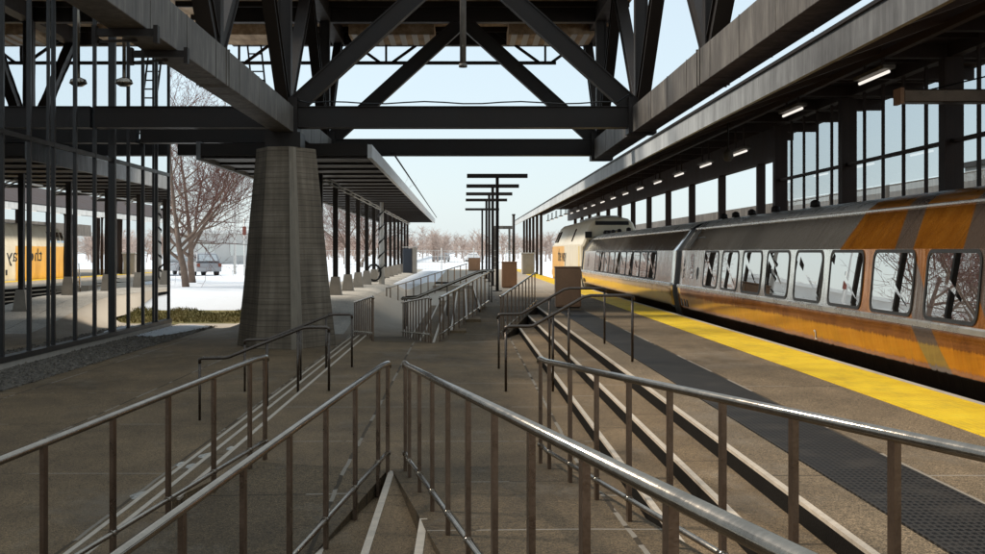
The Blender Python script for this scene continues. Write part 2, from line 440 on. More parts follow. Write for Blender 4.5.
# landing, stairs, ramps, platform
FY0, FY1 = 10.4, 31.0
def curve_poly(p): return p
struct('landing', MB().prism([(-2.37,10.3),(-2.05,12.15),(-.69,11.72),(-.68,-4),(1.6,-4),(1.6,32),(.9,29.2),(-.55,28.5),(-.69,28.1),(-2.05,28.6),(-2.37,31.0)], -1.3, ZC), M['floor'], 'brown concrete middle landing between the two stairs')
def stair(name, label, steps, y0):
    o = None
    for i, (xa, xb, zt, yb) in enumerate(steps):
        mb = MB().prism([(xa,y0),(xb,y0),(xb,yb),(xa,yb)], -1.2, zt)
        if o is None: o = struct(name, mb, M['floor'], label)
        else: build('step', mb, M['floor'], o)
    return o
st = stair('stairs', 'concrete steps rising to the train platform', [(1.39,1.77,.143,32.6),(1.77,2.2,.287,35)], 2)
nos, ris = MB(), MB()
for x, z, y1 in ((1.39,.143,32.2),(1.77,.287,34.7),(2.15,.43,36.8)):
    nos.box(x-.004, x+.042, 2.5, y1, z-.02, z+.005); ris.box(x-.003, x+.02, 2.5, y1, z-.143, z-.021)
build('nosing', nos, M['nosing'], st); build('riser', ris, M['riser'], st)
st2 = stair('stairs', 'concrete steps leading down to the lower plaza', [(-2.72,-2.36,-.143,33.2),(-3.05,-2.70,-.287,35.2)], 4)
nos, ris = MB(), MB()
for x, z, y0, y1 in ((-2.37,0,10.4,30.8),(-2.72,-.143,7.9,33.0),(-3.05,-.287,5.8,35.0)):
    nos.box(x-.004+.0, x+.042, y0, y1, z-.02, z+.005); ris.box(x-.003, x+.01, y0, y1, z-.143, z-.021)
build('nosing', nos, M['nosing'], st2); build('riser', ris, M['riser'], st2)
def wedge(label, y0, y1, clip):
    o = None; nos, ris = MB(), MB()
    for x, z in ((-1.44,-.287),(-1.06,-.143),(-.68,0.0),(-.30,.143),(.08,.287)):
        a, b = clip(x, y0, y1)
        mb = MB().prism([(x,a),(x+.38,a),(x+.38,b),(x,b)], -1.2, z - (.002 if z == 0 else 0))
        if o is None: o = struct('stairs', mb, M['floor'], label)
        else: build('step', mb, M['floor'], o)
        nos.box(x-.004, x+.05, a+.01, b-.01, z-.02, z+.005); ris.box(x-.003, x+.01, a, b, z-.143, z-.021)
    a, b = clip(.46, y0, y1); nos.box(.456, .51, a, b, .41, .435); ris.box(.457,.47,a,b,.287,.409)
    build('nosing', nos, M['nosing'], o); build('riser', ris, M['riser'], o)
def near_clip(x, y0, y1): return (y0, {-.68:11.66,-.30:8.9,.08:5.9,.46:3.0,-1.06:11.62,-1.44:9.2}[x])
def far_clip(x, y0, y1): return ({-.68:28.2,-.30:30.2,.08:32.6,.46:35.4,-1.06:28.15,-1.44:30.7}[x], y1)
wedge('narrow concrete steps between the two near ramps', -4, 11.7, near_clip)
wedge('concrete steps between the two far ramps', 28, 60, far_clip)
def ramp(label, a, b, c, d, z1):
    """a,b at the landing end; c,d at the far end (a-b-c-d counter-clockwise or clockwise)"""
    poly = [a, b, c, d]; tops = [.004, .004, z1, z1]
    area = sum(poly[i][0]*poly[(i+1)%4][1]-poly[(i+1)%4][0]*poly[i][1] for i in range(4))
    if area < 0: poly.reverse(); tops.reverse()
    struct('ramp', MB().prism(poly, -1.25, tops), M['ramp'], label)
ramp('concrete ramp rising from the landing toward the right foreground', (-.66,11.75),(.88,12.05),(1.98,3.1),(.43,3.1), ZP+.004)
ramp('concrete ramp dropping from the landing toward the left foreground', (-.70,11.7),(-2.07,12.2),(-3.5,3.2),(-1.85,3.2), ZL+.004)
ramp('far concrete ramp rising to the train platform', (-.55,28.45),(.9,29.1),(2.15,37.0),(.72,37.0), ZP+.004)
ramp('far concrete ramp dropping to the plaza', (-.70,28.05),(-2.05,28.55),(-3.2,36.6),(-1.75,36.6), ZL+.004)
struct('platform', MB().prism([(2.15,-6),(5.45,-6),(5.45,118),(-1.44,118),(-1.44,60),(.46,60),(.46,36.9),(2.15,36.9)], -1.3, ZP), M['platform'], 'asphalt train platform beside the track')
struct('platform', MB().prism([(-.3,-12),(2.15,-12),(2.15,3.15),(-.3,3.15)], -1.3, ZP-.003), M['platform'], 'upper platform paving at the head of the near ramp')
struct('tactile_strip', MB().box(4.48,5.36,-6,117.5,ZP-.02,ZP+.012), M['tactile'], 'yellow tactile warning strip along the platform edge')
struct('platform_edge', MB().box(5.362,5.47,-6,117.5,ZP-.3,ZP+.008), M['concrete_light'], 'pale platform edge coping')
tag(build('grate_mat', MB().box(2.56,3.26,2,34.2,ZP-.02,ZP+.014), M['mat']), 'long black metal grating mat set along the platform beside the steps', 'grating')
# track
mb = MB()
for x in (6.43, 7.87): mb.box(x-.035, x+.035, -30, 200, -.72, -.58)
tr = struct('railway_track', mb, M['rail'], 'rails under the train')
sl = MB()
for i in range(150): sl.box(5.9, 8.4, -6+i*.65, -5.76+i*.65, -.78, -.71)
build('sleeper', sl, M['bark'], tr)['kind'] = 'stuff'
struct('platform', MB().box(9.1,30,-20,130,-1.2,.25), M['platform'], 'second platform beyond the train')

# gravel bed, snow patch, grass
struct('gravel_bed', MB().box(-9.55,-8.1,0,41.2,-.6,-.405), M['gravel'], 'gravel bed along the foot of the glass wall')
mb = MB()
for i in range(2600):
    x = random.uniform(-9.5,-8.02); y = 20 + 21.4*random.random(); r = random.uniform(.018,.05); z = -.405
    n = len(mb.v); a0 = random.random()*6
    for k in range(5): mb.v.append((x+r*math.cos(a0+k*1.257)*random.uniform(.7,1.2), y+r*math.sin(a0+k*1.257)*random.uniform(.7,1.2), z-.005))
    mb.v.append((x+random.uniform(-.3,.3)*r, y, z+r*random.uniform(.6,1.1)))
    mb.grid_faces(n, [(k,(k+1)%5,5) for k in range(5)])
tag(build('gravel', mb, M['gravel']), 'loose dark gravel beside the glass wall', None, None, 'stuff')
mb = MB()
ring = [(-9.45,36.5),(-8.9,36.2),(-8.55,37.6),(-8.35,39.2),(-8.2,40.9),(-8.8,41.3),(-9.5,41.2)]
mb.prism(ring, -.41, [-.385,-.36,-.345,-.34,-.37,-.36,-.38])
struct('snow_patch', mb, M['snow'], 'patch of old snow on the gravel at the corner of the glass wall')
mb = MB(); rs_ = random.Random(4)
for cx_, cy_, cz_, r_ in ((-3.2,12.8,-.43,.16),(-3.12,13.3,-.43,.12),(-2.88,13.6,-.287,.13),(-2.9,14.3,-.287,.10),(-2.55,13.9,-.143,.07),(-3.25,14.6,-.43,.09)):
    n = len(mb.v)
    for k in range(11):
        a = k*.5712; q = r_*rs_.uniform(.6,1.25); mb.v.append((cx_+q*.8*math.cos(a), cy_+q*1.9*math.sin(a), cz_+.004))
    mb.v.append((cx_, cy_, cz_+.03)); mb.grid_faces(n, [(k,(k+1)%11,11) for k in range(11)], True)
tag(build('snow_remnants', mb, M['island']), 'thin scraps of old snow left on the steps down to the plaza', None, None, 'stuff')
mb = MB()
for i in range(15000):
    y = 43.7 + 2.9*random.random(); x = random.uniform(-17,-6.8); z = left_ground(x,y)
    if y > 46.0 + .5*math.sin(x*2.3): continue
    h = random.uniform(.04,.13); a = random.uniform(0,6.28); w = .02; lx, ly = random.uniform(-.1,.1), random.uniform(-.1,.1)
    c, s_ = math.cos(a)*w, math.sin(a)*w
    mb.face([(x-c,y-s_,z-.02),(x+c,y+s_,z-.02),(x+lx,y+ly,z+h)])
tag(build('grass', mb, M['grass']), 'strip of winter grass at the edge of the snow', None, None, 'stuff')
mb = MB()
for i in range(40):
    xa = -17.5+i*.28
    mb.face([(xa,43.35,-.462),(xa+.28,43.35,-.462),(xa+.28,46.1,left_ground(xa+.28,46.1)+.012),(xa,46.1,left_ground(xa,46.1)+.012)])
struct('grass_bank', mb, M['grass'], 'low grass bank below the snow field')

# ------------------------------------------------------------------ railings
def railing(label, p, q, z0, z1, group, start_gap=.45, pitch=1.0, end_post=True, height=1.0, level=.3):
    L = math.hypot(q[0]-p[0], q[1]-p[1]); ux, uy = (q[0]-p[0])/L, (q[1]-p[1])/L
    t = thing('railing', (p[0], p[1], z0), label, 'railing', group)
    def P(s, dz):
        zz = z0 + (z1-z0)*max(0, s-level)/(L-level); return (p[0]+ux*s, p[1]+uy*s, zz+dz)
    build('top_rail', MB().tube([P(-.06,height-.035),P(-.02,height-.004),P(.06,height), P(level,height), P(level+.1,height), P(L,height)], .026, 12), M['rail'], t)
    lo = MB().tube([P(.0,.185), P(level,.17), P(L,.17)], .019, 8)
    ss = [.0, start_gap]; s = start_gap + pitch*.95
    while s < L-.05: ss.append(s); s += pitch
    for s in ss: lo.tube([P(s-.035,.172), P(s+.035,.172)], .027, 8)
    build('bottom_rail', lo, M['rail'], t)
    for s in ss:
        b = P(s, -.12); u = P(s, height-.02)
        build('post', MB().beam(b, u, .028, .058, (ux,uy,0)), M['post'], t)
    return t
GN, GF = 'railings of the near ramps', 'railings of the far ramps'
railing('steel railing on the left side of the near left ramp', (-1.925,12.3), (-3.45,3.0), ZC+.0, ZL+.02, GN)
railing('steel railing on the right side of the near left ramp beside the narrow wedge steps', (-.69,11.6), (-1.86,2.6), 0, ZL+.0, GN)
railing('long steel railing on the left side of the near right ramp, crossing the bottom centre', (-.53,11.6), (.75,1.6), 0, .47, GN)
railing('steel railing on the right of the near right ramp, in front of the platform steps', (.74,12.1), (1.95,2.0), 0, .46, GN)
railing('far left ramp railing on the plaza side, next to the end of the left steps', (-2.03,28.6), (-3.12,36.3), 0, ZL, GF, pitch=.8)
railing('far left ramp railing standing on the right side of that ramp', (-.72,28.1), (-1.76,36.2), 0, ZL, GF, pitch=.8)
railing('far right ramp railing on the left side of that ramp, behind the centre landing', (-.52,28.5), (.74,36.8), 0, ZP, GF, pitch=.8)
railing('far right ramp railing meeting the top of the platform steps', (.88,29.3), (2.17,37.3), 0, ZP, GF, pitch=.8)
railing('distant pale railing climbing from the plaza toward the small brown cabinet', (-3.2,53), (.2,64), ZL-.05, ZP, GF, height=1.0)
def stair_rail(label, pts, posts, z_of, group, r=.024, mat='handrail'):
    t = thing('stair_handrail', (pts[0][0], pts[0][1], z_of(pts[0][0])), label, 'handrail', group)
    build('rail', MB().tube(pts, r, 10), M[mat], t)
    for x, y, zt in posts: build('post', MB().tube([(x,y,z_of(x)-.02),(x,y,zt)], .019, 8), M['handrail'], t)
    return t
def zr(x): return 0 if x < 1.39 else .143 if x < 1.77 else .287 if x < 2.15 else .43
def zl(x): return 0 if x > -2.37 else -.143 if x > -2.72 else -.287 if x > -3.05 else -.43
GR, GL = 'handrails across the platform steps', 'handrails across the plaza steps'
for y, lab in ((18.3,'nearer dark handrail rising over the steps to the train platform'), (21.9,'farther dark handrail over the platform steps, in front of the tall brown cabinet')):
    stair_rail(lab, [(.6,y,.86),(.62,y,.93),(.66,y,.945),(.95,y,.945),(1.02,y,.955),(1.75,y,1.37),(1.85,y,1.39),(2.42,y,1.39),(2.46,y,1.375),(2.46,y,1.32)],
               [(.62,y,.92),(1.3,y,1.11),(1.53,y,1.24),(2.45,y,1.37)] if y < 20 else [(.62,y,.92),(1.5,y,1.22),(2.45,y,1.37)], zr, GR)
for y, lab in ((18.4,'nearer dark handrail descending the steps to the lower plaza'), (22.2,'farther dark handrail over the plaza steps, in front of the concrete pillar')):
    stair_rail(lab, [(-3.83,y,.40),(-3.83,y,.46),(-3.79,y,.475),(-3.47,y,.48),(-3.4,y,.495),(-2.33,y,.915),(-2.25,y,.925),(-1.99,y,.925),(-1.95,y,.91),(-1.95,y,.86)],
               [(-3.83,y,.45),(-2.85,y,.705),(-2.4,y,.885),(-1.95,y,.9)], zl, GL)
def zw(x):
    for a, z in ((.46,.43),(.08,.287),(-.30,.143),(-.68,0),(-1.06,-.143),(-1.44,-.287)):
        if x >= a: return z
    return -.43
stair_rail('thick grey handrail climbing the steps between the two far ramps', [(-1.95,40,.52),(-1.9,40,.56),(-1.5,40,.57),(.42,40,1.36),(.62,40,1.42),(.95,40,1.42),(.98,40,1.38)], [(-1.85,40,.55),(-.5,40,.98),(.9,40,1.4)], zw, None, .05, 'rail')
stair_rail('thin grey handrail just behind the thick one on the far steps', [(-1.9,41.6,.46),(-1.85,41.6,.55),(-1.5,41.6,.57),(.46,41.6,1.36),(.9,41.6,1.38)], [(-1.85,41.6,.53),(.85,41.6,1.37)], zw, None, .024, 'rail')

# ------------------------------------------------------------------ concrete pillar
t = thing('concrete_pillar', (-4.64,33,ZL), 'tapered board marked concrete pillar holding up the dark roof truss', 'pillar')
base = [(-1.3,.25),(-.62,-1.0),(.36,-1.22),(.58,-.92),(1.3,.35),(.6,1.2),(-.6,1.2)]
rings = []
for z, k in ((ZL-.1, 1.015),(ZL, 1.0),(1.2,.86),(3.0,.735),(4.72,.60)):
    rings.append([(-4.64+x*k, 33+y*k, z) for x, y in base])
build('shaft', MB().loft(rings), M['pillar'], t, bevel=.02)
fin = [[(-4.64+x*k, 33+y*k, z) for x, y in ((.33,-1.27),(.52,-1.27),(.60,-1.02),(.56,-.90),(.34,-1.2))] for z, k in ((ZL-.1,1.015),(ZL,1.0),(1.2,.86),(3.0,.735),(4.70,.60))]
build('edge_fin', MB().loft(fin), M['fin'], t)
build('bearing_block', MB().box(-5.1,-4.18,32.5,33.5,4.722,5.108), M['steel'], t)

# ------------------------------------------------------------------ roof truss
t = thing('truss_roof', (0,33,5.1), 'huge dark steel truss roof with brown timber deck spanning above the landing', 'roof')
XT, ZT = 4.64, 9.7
DK0 = 36.0
nodesY = [23.5,33,42.5]
for s in (-1, 1):
    build('girder', MB().box(s*XT-.265, s*XT+.265, 12, 43.2, 5.11, 5.78), M['girder'], t, bevel=.012)
jn = MB()
for s in (-1,1):
    for y in nodesY:
        jn.box(s*XT-.285, s*XT+.285, y-.16, y-.1, 5.1, 5.80); jn.box(s*XT-.285, s*XT+.285, y+.1, y+.16, 5.1, 5.80)
    for i in range(13): jn.box(s*XT-.272, s*XT+.272, 13+i*2.35, 13.02+i*2.35, 5.106, 5.785)
build('stiffener', jn, M['girder'], t)
for y in (33, 42.5):
    for xa, xb in ((-9.55,-4.91),(-4.37,4.37)):
        build('chord', MB().box(xa, xb, y-.2, y+.2, 5.28, 5.777).box(xa, xb, y-.26, y+.26, 5.25, 5.279).box(xa, xb, y-.26, y+.26, 5.778, 5.80), M['steel'], t)
    build('node_block', MB().box(-5.0,-4.28,y-.36,y+.36,5.09,6.02), M['steel'], t)
    build('node_block', MB().box(4.28,5.0,y-.36,y+.36,5.09,6.02), M['steel'], t)
build('chord', MB().box(-9.55,-4.95,37.4,37.8,5.28,5.777).box(-9.55,-4.95,37.34,37.86,5.25,5.279), M['steel'], t)
def ibeam(mb, p, q, w, h):
    p = Vector(p); q = Vector(q); d = (q-p).normalized(); up = Vector((0,1,0)) if abs(d.y) < .3 else Vector((1,0,0))
    a = d.cross(up).normalized()
    mb.beam(p, q, h*.96, w*.72, up)
    for sg in (-1, 1): mb.beam(p + a*(sg*h/2), q + a*(sg*h/2), .035, w, up)
for y in (33, 42.5):
    for s in (-1, 1):
        d = MB(); ibeam(d, (s*XT,y,5.6), (s*.1,y,ZT), .34, .42); build('diagonal', d, M['steel'], t)
        v = MB(); ibeam(v, (s*XT,y,5.8), (s*XT,y,ZT+.3), .3, .3); build('post', v, M['steel'], t)
for y in (23.5,):
    for s in (-1, 1):
        v = MB(); ibeam(v, (s*XT,y,5.8), (s*XT,y,ZT+.3), .3, .3); build('post', v, M['steel'], t)
for s in (-1, 1):
    for y in nodesY:
        for dy in (-4.75, 4.75):
            d = MB(); ibeam(d, (s*XT,y+(.12 if dy>0 else -.12),5.75), (s*XT,y+dy,ZT+.2), .30, .36); build('diagonal', d, M['steel'], t)
    build('top_chord', MB().box(s*XT-.22, s*XT+.22, DK0+.2, 47.6, 9.75, 10.28), M['steel'], t)
for y in (28.25, 33, 37.75, 42.5, 47.25):
    build('top_chord', MB().box(-8.6 if y>33 else -9.5, -4.87, y-.18, y+.18, 9.72, 10.25).box(-4.41,4.41,y-.18,y+.18,9.72,10.25).box(4.87,5.45,y-.18,y+.18,9.72,10.25), M['steel'], t)
build('deck', MB().box(-15.5,5.55,DK0,47.7,10.3,10.95), M['deck'], t)
rib = MB()
for i in range(5): rib.box(-9.5,5.5,DK0+1+i*2.375,DK0+1.12+i*2.375,10.12,10.298)
build('purlin', rib, M['steel'], t)
sk = MB()
for xa in (-9.3,-4.0,1.6):
    for y in (44.2,):
        sk.prism([(xa,y),(xa+3.0,y),(xa+3.0,y+2.2),(xa,y+2.2)], 9.62, 10.05)
build('ceiling_box', sk, M['deck'], t)
sk = MB()
for xa in (-4.0,1.6):
    for k in range(7): sk.box(xa+.1+k*.42, xa+.3+k*.42, 44.19, 46.42, 9.60, 9.63)
build('slat', sk, M['grey_wall'], t)
j = MB(); yj = 46.9
j.beam((-8.6,yj,9.03),(3.45,yj,9.03),.1,.12)
for x in (-2.85, 3.05, -8.3):
    j.beam((x,yj,9.06),(x,yj,10.2),.08,.08)
    for dx in (-1.9,1.9): j.beam((x+.25*dx/1.9,yj,9.06),(x+dx,yj,10.25),.1,.1)
build('joist', j, M['steel'], t)
cb = MB().tube([(-4.3,32.7,5.95)]+[(-4+i*.5,32.7,5.88+.03*math.sin(i*1.3)) for i in range(17)]+[(4.3,32.7,6.1)], .018, 6)
build('cable', cb, M['black'], t)
# hanging pipe, pendant lamp, brackets, ladder
t2 = thing('hanging_pipe', (0,30,6.4), 'grey vertical pipe hanging from the middle of the roof', 'pipe')
build('pipe', MB().tube([(0,30,6.48),(0,30,10.29)], .075, 12), M['girder'], t2)
build('collar', MB().tube([(0,30,6.40),(0,30,6.48)], .1, 12).tube([(0,30,8.3),(0,30,8.4)], .09, 12), M['girder'], t2)
t2 = thing('pendant_lamp', (-9.0,33.6,6.4), 'pendant lamp with round shade hanging on a rod before the glass wall', 'lamp')
build('rod', MB().tube([(-9.0,33.6,6.6),(-9.0,33.6,10.29)], .05, 10), M['rail'], t2)
build('shade', MB().tube([(-9,33.6,6.66),(-9,33.6,6.60),(-9,33.6,6.50),(-9,33.6,6.42)], [.06,.2,.24,.12], 14), M['rail'], t2)
for yb, zb, lab in ((17.5,5.05,'dark angled lighting bracket on the left girder, nearer one'),(19.4,5.05,'dark angled lighting bracket on the left girder, farther one')):
    t2 = thing('girder_bracket', (-4.67,yb,zb), lab, 'bracket', 'brackets on the left girder')
    build('arm', MB().box(-5.06,-4.27,yb-.05,yb+.05,zb-.045,zb+.055), M['steel'], t2)
    build('end_plate', MB().box(-5.12,-5.06,yb-.07,yb+.07,zb-.16,zb+.10), M['steel'], t2)
    build('end_plate', MB().box(-4.27,-4.21,yb-.07,yb+.07,zb-.14,zb+.10), M['steel'], t2)
    build('stay', MB().beam((-5.05,yb,zb-.12),(-4.75,yb+.9,5.1),.04,.04), M['steel'], t2)
def ladder(loc, lab, lean):
    t2 = thing('ladder', loc, lab, 'ladder')
    x, y, z = loc
    for s in (-1,1):
        build('rail', MB().beam((x+s*.25,y,z),(x+s*.25-lean,y+.2,z+4.4),.06,.06), M['steel'], t2)
    r = MB()
    for i in range(13): k = i/13; r.tube([(x-.25-lean*k,y+.2*k,z+.2+4.3*k),(x+.25-lean*k,y+.2*k,z+.2+4.3*k)], .028, 6)
    build('rung', r, M['steel'], t2)
ladder((-7.35,47,5.9), 'steel ladder leaning up to the roof edge left of the truss', .5)

# ------------------------------------------------------------------ glass building
XG = -9.6; ZB, ZGT = -.30, 10.29
YB0 = -14.0  # hall lengthened unseen behind the camera to block the sun
t = thing('glass_building', (-12,20,ZL), 'glass walled station hall with dark mullions reflecting the train', 'building')
build('plinth', MB().box(-9.75,-9.52,YB0,41.35,-.6,-.28), M['concrete_light'], t)
build('sill', MB().box(-9.68,-9.50,YB0,41.33,-.279,-.16), M['mullion'], t)
ys = [41.3-1.66*i for i in range(33)]
for i, y in enumerate(ys):
    w = .045; dpt = .035
    if i in (4, 12, 20, 28): w = .07; dpt = .085
    if True:
        build('mullion', MB().box(XG-.10, XG+dpt, y-w, y+w, -.158, ZGT), M['mullion'], t)
        if i in (1, 7, 13, 19, 25): build('mullion', MB().box(XG-.10, XG+dpt-.01, y-.40, y-.33, -.158, ZGT), M['mullion'], t)
    if i+1 < len(ys):
        for za, zb in ((-.158,4.47),(4.6,ZGT)):
            build('window_pane', MB().face([(XG-.01,ys[i+1]+w,za),(XG-.01,y-w,za),(XG-.01,y-w,zb),(XG-.01,ys[i+1]+w,zb)]), M['glass'], t)
tm = MB().box(XG-.05, XG+.03, YB0, 41.3, 4.48, 4.585)
build('transom', tm, M['mullion'], t)
build('roof', MB().box(-15.6,XG+.02,YB0,DK0-.01,10.3,10.6), M['steel'], t)
build('end_wall', MB().box(-15.5,XG-.07,41.2,41.34,-.5,ZGT), M['interior'], t)
build('rear_wall', MB().box(-15.6,-15.5,YB0,41.34,-.5,ZGT), M['interior'], t)
build('near_wall', MB().box(-15.5,XG-.07,YB0-.05,YB0+.1,-.5,ZGT), M['interior'], t)
build('floor', MB().box(-15.5,XG-.07,YB0+.1,41.2,-.6,-.31), M['interior_floor'], t)
for y in (38,31.5,25,18.5,12):
    build('column', MB().box(-12.3,-11.9,y-.2,y+.2,-.309,ZGT), M['white_metal'], t)
b = thing('blue_bin', (-9.95,40.2,-.31), 'dark blue bin standing inside the last pane of the glass hall', 'bin')
build('body', MB().prism([(-10.2,39.6),(-9.72,39.6),(-9.72,40.7),(-10.2,40.7)], -.305, .55), M['dark_box'], b, bevel=.03)
build('lid', MB().box(-10.22,-9.70,39.58,40.72,.553,.61), M['dark_box'], b, bevel=.015)

# ------------------------------------------------------------------ left canopy
t = thing('platform_canopy', (-4.85,75,ZP), 'long flat dark canopy on slim posts over the pale left walkway', 'canopy')
Y0, Y1 = 34.7, 113
build('roof', MB().box(-7.2,-2.62,Y0,Y1,4.665,5.0), M['steel'], t)
build('fascia', MB().box(-2.618,-2.5,Y0,Y1,4.60,4.97), M['fascia_pale'], t)
build('fascia', MB().box(-7.32,-7.202,Y0,Y1,4.55,5.05), M['fascia'], t)
i = 0; y = Y0+.3
while y < Y1-.3:
    build('rib', MB().box(-7.19,-2.63,y-.10,y+.10,4.60,4.664), M['steel'], t)
    build('rib_light_line', MB().box(-7.1,-2.9,y+.11,y+.15,4.615,4.66), M['grey_wall'], t); y += 2.515  # added pale strip standing in for the bright line at each rib edge
colY = [41.6+5.03*i for i in range(14)]
for k, y in enumerate(colY):
    zb = plaza_z(-4.7, min(y,67))
    c = build('column', MB().box(-4.79,-4.61,y-.09,y+.09,zb+.6,4.60), M['steel'], t)
    build('footing', MB().prism([(-4.96,y-.24),(-4.44,y-.24),(-4.44,y+.24),(-4.96,y+.24)], zb-.05, zb+.02).loft([[(-4.93,y-.22,zb+.02),(-4.47,y-.22,zb+.02),(-4.47,y+.22,zb+.02),(-4.93,y+.22,zb+.02)],[(-4.85,y-.15,zb+.68),(-4.55,y-.15,zb+.68),(-4.55,y+.15,zb+.68),(-4.85,y+.15,zb+.68)]]), M['concrete_light'], c)
cp = None
for k, y in enumerate(colY[:12]):
    if cp is None:
        l = thing('bracket_lamp', (-4.6,y,4.3), 'small looped lamp bracket at the head of a left canopy post', 'lamp', 'bracket lamps on the left canopy posts')
        build('hoop', MB().tube([(-4.6,y,4.4),(-4.5,y,4.42),(-4.2,y,4.3),(-4.05,y,4.2),(-4.1,y,4.14),(-4.25,y,4.18),(-4.45,y,4.3),(-4.6,y,4.34)], .028, 8), M['white_metal'], l)
        cp = l
    else:
        l = copy_tree(cp); l.location = (-4.6, y, 4.3)
# overhead wire along the canopy
w = tag(build('overhead_wire', MB().tube([(-2.35,42,5.35),(-2.35,78,5.22),(-2.35,113,5.1)], .03, 6), M['black']), 'thin dark wire running along the edge of the left canopy', 'wire')
# post with hose
t2 = thing('wrapped_post', (-4.05,63,.43), 'white pole wrapped with dark patches beside the canopy posts', 'pole')
build('pole', MB().tube([(-4.05,63,.4),(-4.05,63,2.0),(-4.05,63,3.6),(-4.05,63,4.5)], [.15,.13,.1,.09], 10), M['white_metal'], t2)
sp = MB(); pts = []
for i in range(60): a = i*.55; pts.append((-4.05+.15*math.cos(a), 63+.15*math.sin(a), .7+i*.06))
sp.tube(pts, [.02+.03*(.5+.5*math.sin(i*1.1)) for i in range(60)], 6)
build('wrapping', sp, M['black'], t2)
hr = MB(); pts = []
for i in range(70): a = i*.42; pts.append((-4.42+(.33+.03*math.sin(i*.7))*math.cos(a), 62.7+.0016*i, 1.0+(.40+.03*math.cos(i*.9))*math.sin(a)))
hr.tube(pts, .035, 6)
tag(build('coiled_hose', hr, M['black']), 'black hose coiled in a ring against the white pole', 'hose')
t2 = thing('notice_cabinet', (-4.15,96,.43), 'dark blue grey cabinet with a pale end slab at the end of the left walkway', 'cabinet')
build('cabinet_body', MB().box(-4.55,-3.85,95.8,96.4,.4,2.3), M['dark_box'], t2, bevel=.03)
build('end_slab', MB().box(-3.84,-3.5,95.7,96.5,.4,2.35), M['concrete_light'], t2, bevel=.03)
build('top_plate', MB().box(-4.6,-3.45,95.65,96.55,2.36,2.42), M['white_metal'], t2)

# ------------------------------------------------------------------ right canopy
t = thing('platform_canopy', (7.5,50,ZP), 'long dark canopy over the train with a pale weathered edge band', 'canopy')
def zu(x): return 4.57 + (x-4.4)*(1.40/3.6) if x < 8 else 5.97
CY0, CY1 = -6, 111
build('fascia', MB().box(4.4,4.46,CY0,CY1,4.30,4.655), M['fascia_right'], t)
build('edge_trim', MB().box(4.37,4.5,CY0,CY1,4.656,4.70), M['steel'], t)
rf = MB()
for x0, x1 in ((4.462,8.0),(8.0,11.0)):
    n = len(rf.v)
    rf.v += [(x0,CY0,zu(x0)),(x1,CY0,zu(x1)),(x1,CY0,zu(x1)+.15),(x0,CY0,zu(x0)+.08),(x0,CY1,zu(x0)),(x1,CY1,zu(x1)),(x1,CY1,zu(x1)+.15),(x0,CY1,zu(x0)+.08)]
    rf.grid_faces(n, [(0,1,2,3),(5,4,7,6),(0,4,5,1),(2,6,7,3),(0,3,7,4),(1,5,6,2)])
build('roof', rf, M['steel_warm'], t)
y = CY0+.6; k = 0
while y < CY1:
    big = k % 2 == 0; h = .26 if big else .12
    r = MB()
    for x0, x1 in ((4.47,8.0),(8.0,10.9)):
        n = len(r.v); w = .09 if big else .05
        r.v += [(x0,y-w,zu(x0)-h*(1 if x0>4.5 else .6)),(x1,y-w,zu(x1)-h),(x1,y-w,zu(x1)-.004),(x0,y-w,zu(x0)-.004),(x0,y+w,zu(x0)-h*(1 if x0>4.5 else .6)),(x1,y+w,zu(x1)-h),(x1,y+w,zu(x1)-.004),(x0,y+w,zu(x0)-.004)]
        r.grid_faces(n, [(0,1,2,3),(5,4,7,6),(0,4,5,1),(2,6,7,3),(0,3,7,4),(1,5,6,2)])
    build('rib', r, M['steel_warm'], t); y += 1.475; k += 1
for i in range(14):
    y = 39.5+5.93*i
    if y > 110: break
    c = MB().box(9.18,9.42,y-.12,y+.12,.25,5.7); build('column', c, M['steel_warm'], t)
for i in range(6):
    y = 86+4.8*i
    build('column', MB().box(5.22,5.40,y-.09,y+.09,ZP-.02,zu(5.3)-.01), M['steel_warm'], t)
build('longitudinal_beam', MB().box(9.16,9.44,37.25,110.8,4.75,5.7), M['steel_warm'], t)
build('longitudinal_beam', MB().box(6.95,7.06,-5,110.8,zu(7)-.34,zu(7)-.22), M['steel_warm'], t)
cp = None
for i in range(19):
    y = 32+4.5*i; z = 4.52
    if i >= 17: y = 26.8 if i == 17 else 21.5; z = 4.98
    x = 7.0 if i < 17 else 6.98
    lab = 'small fluorescent lamp among the row receding under the right canopy' if i < 17 else ('fluorescent lamp over the train, second nearest in the row' if i == 17 else 'fluorescent lamp over the train, nearest and largest in the row')
    if cp is None:
        l = thing('fluorescent_lamp', (x,y,z), lab, 'lamp', 'fluorescent lamps under the right canopy')
        build('housing', MB().box(x-.10,x+.10,y-.8,y+.8,z+.05,z+.11), M['girder'], l)
        build('tube', MB().tube([(x,y-.76,z),(x,y+.76,z)], .028, 8), M['tube_lit'], l)
        build('hanger', MB().box(x-.02,x+.02,y-.5,y-.46,z+.13,z+.6), M['steel_warm'], l)
        build('hanger', MB().box(x-.02,x+.02,y+.46,y+.5,z+.13,z+.6), M['steel_warm'], l)
        cp = l
    else:
        l = copy_tree(cp); l.location = (x,y,z); l['label'] = lab
sp_ = thing('loudspeaker', (6.6,31.5,4.2), 'small round loudspeaker hanging under the right canopy', 'loudspeaker')
build('housing', MB().tube([(6.6,31.5,4.28),(6.6,31.5,4.38),(6.6,31.5,4.50),(6.6,31.5,4.58)], [.08,.14,.13,.05], 14), M['girder'], sp_)
build('hanger', MB().tube([(6.6,31.5,4.58),(6.6,31.5,5.45)], .018, 6), M['steel'], sp_)
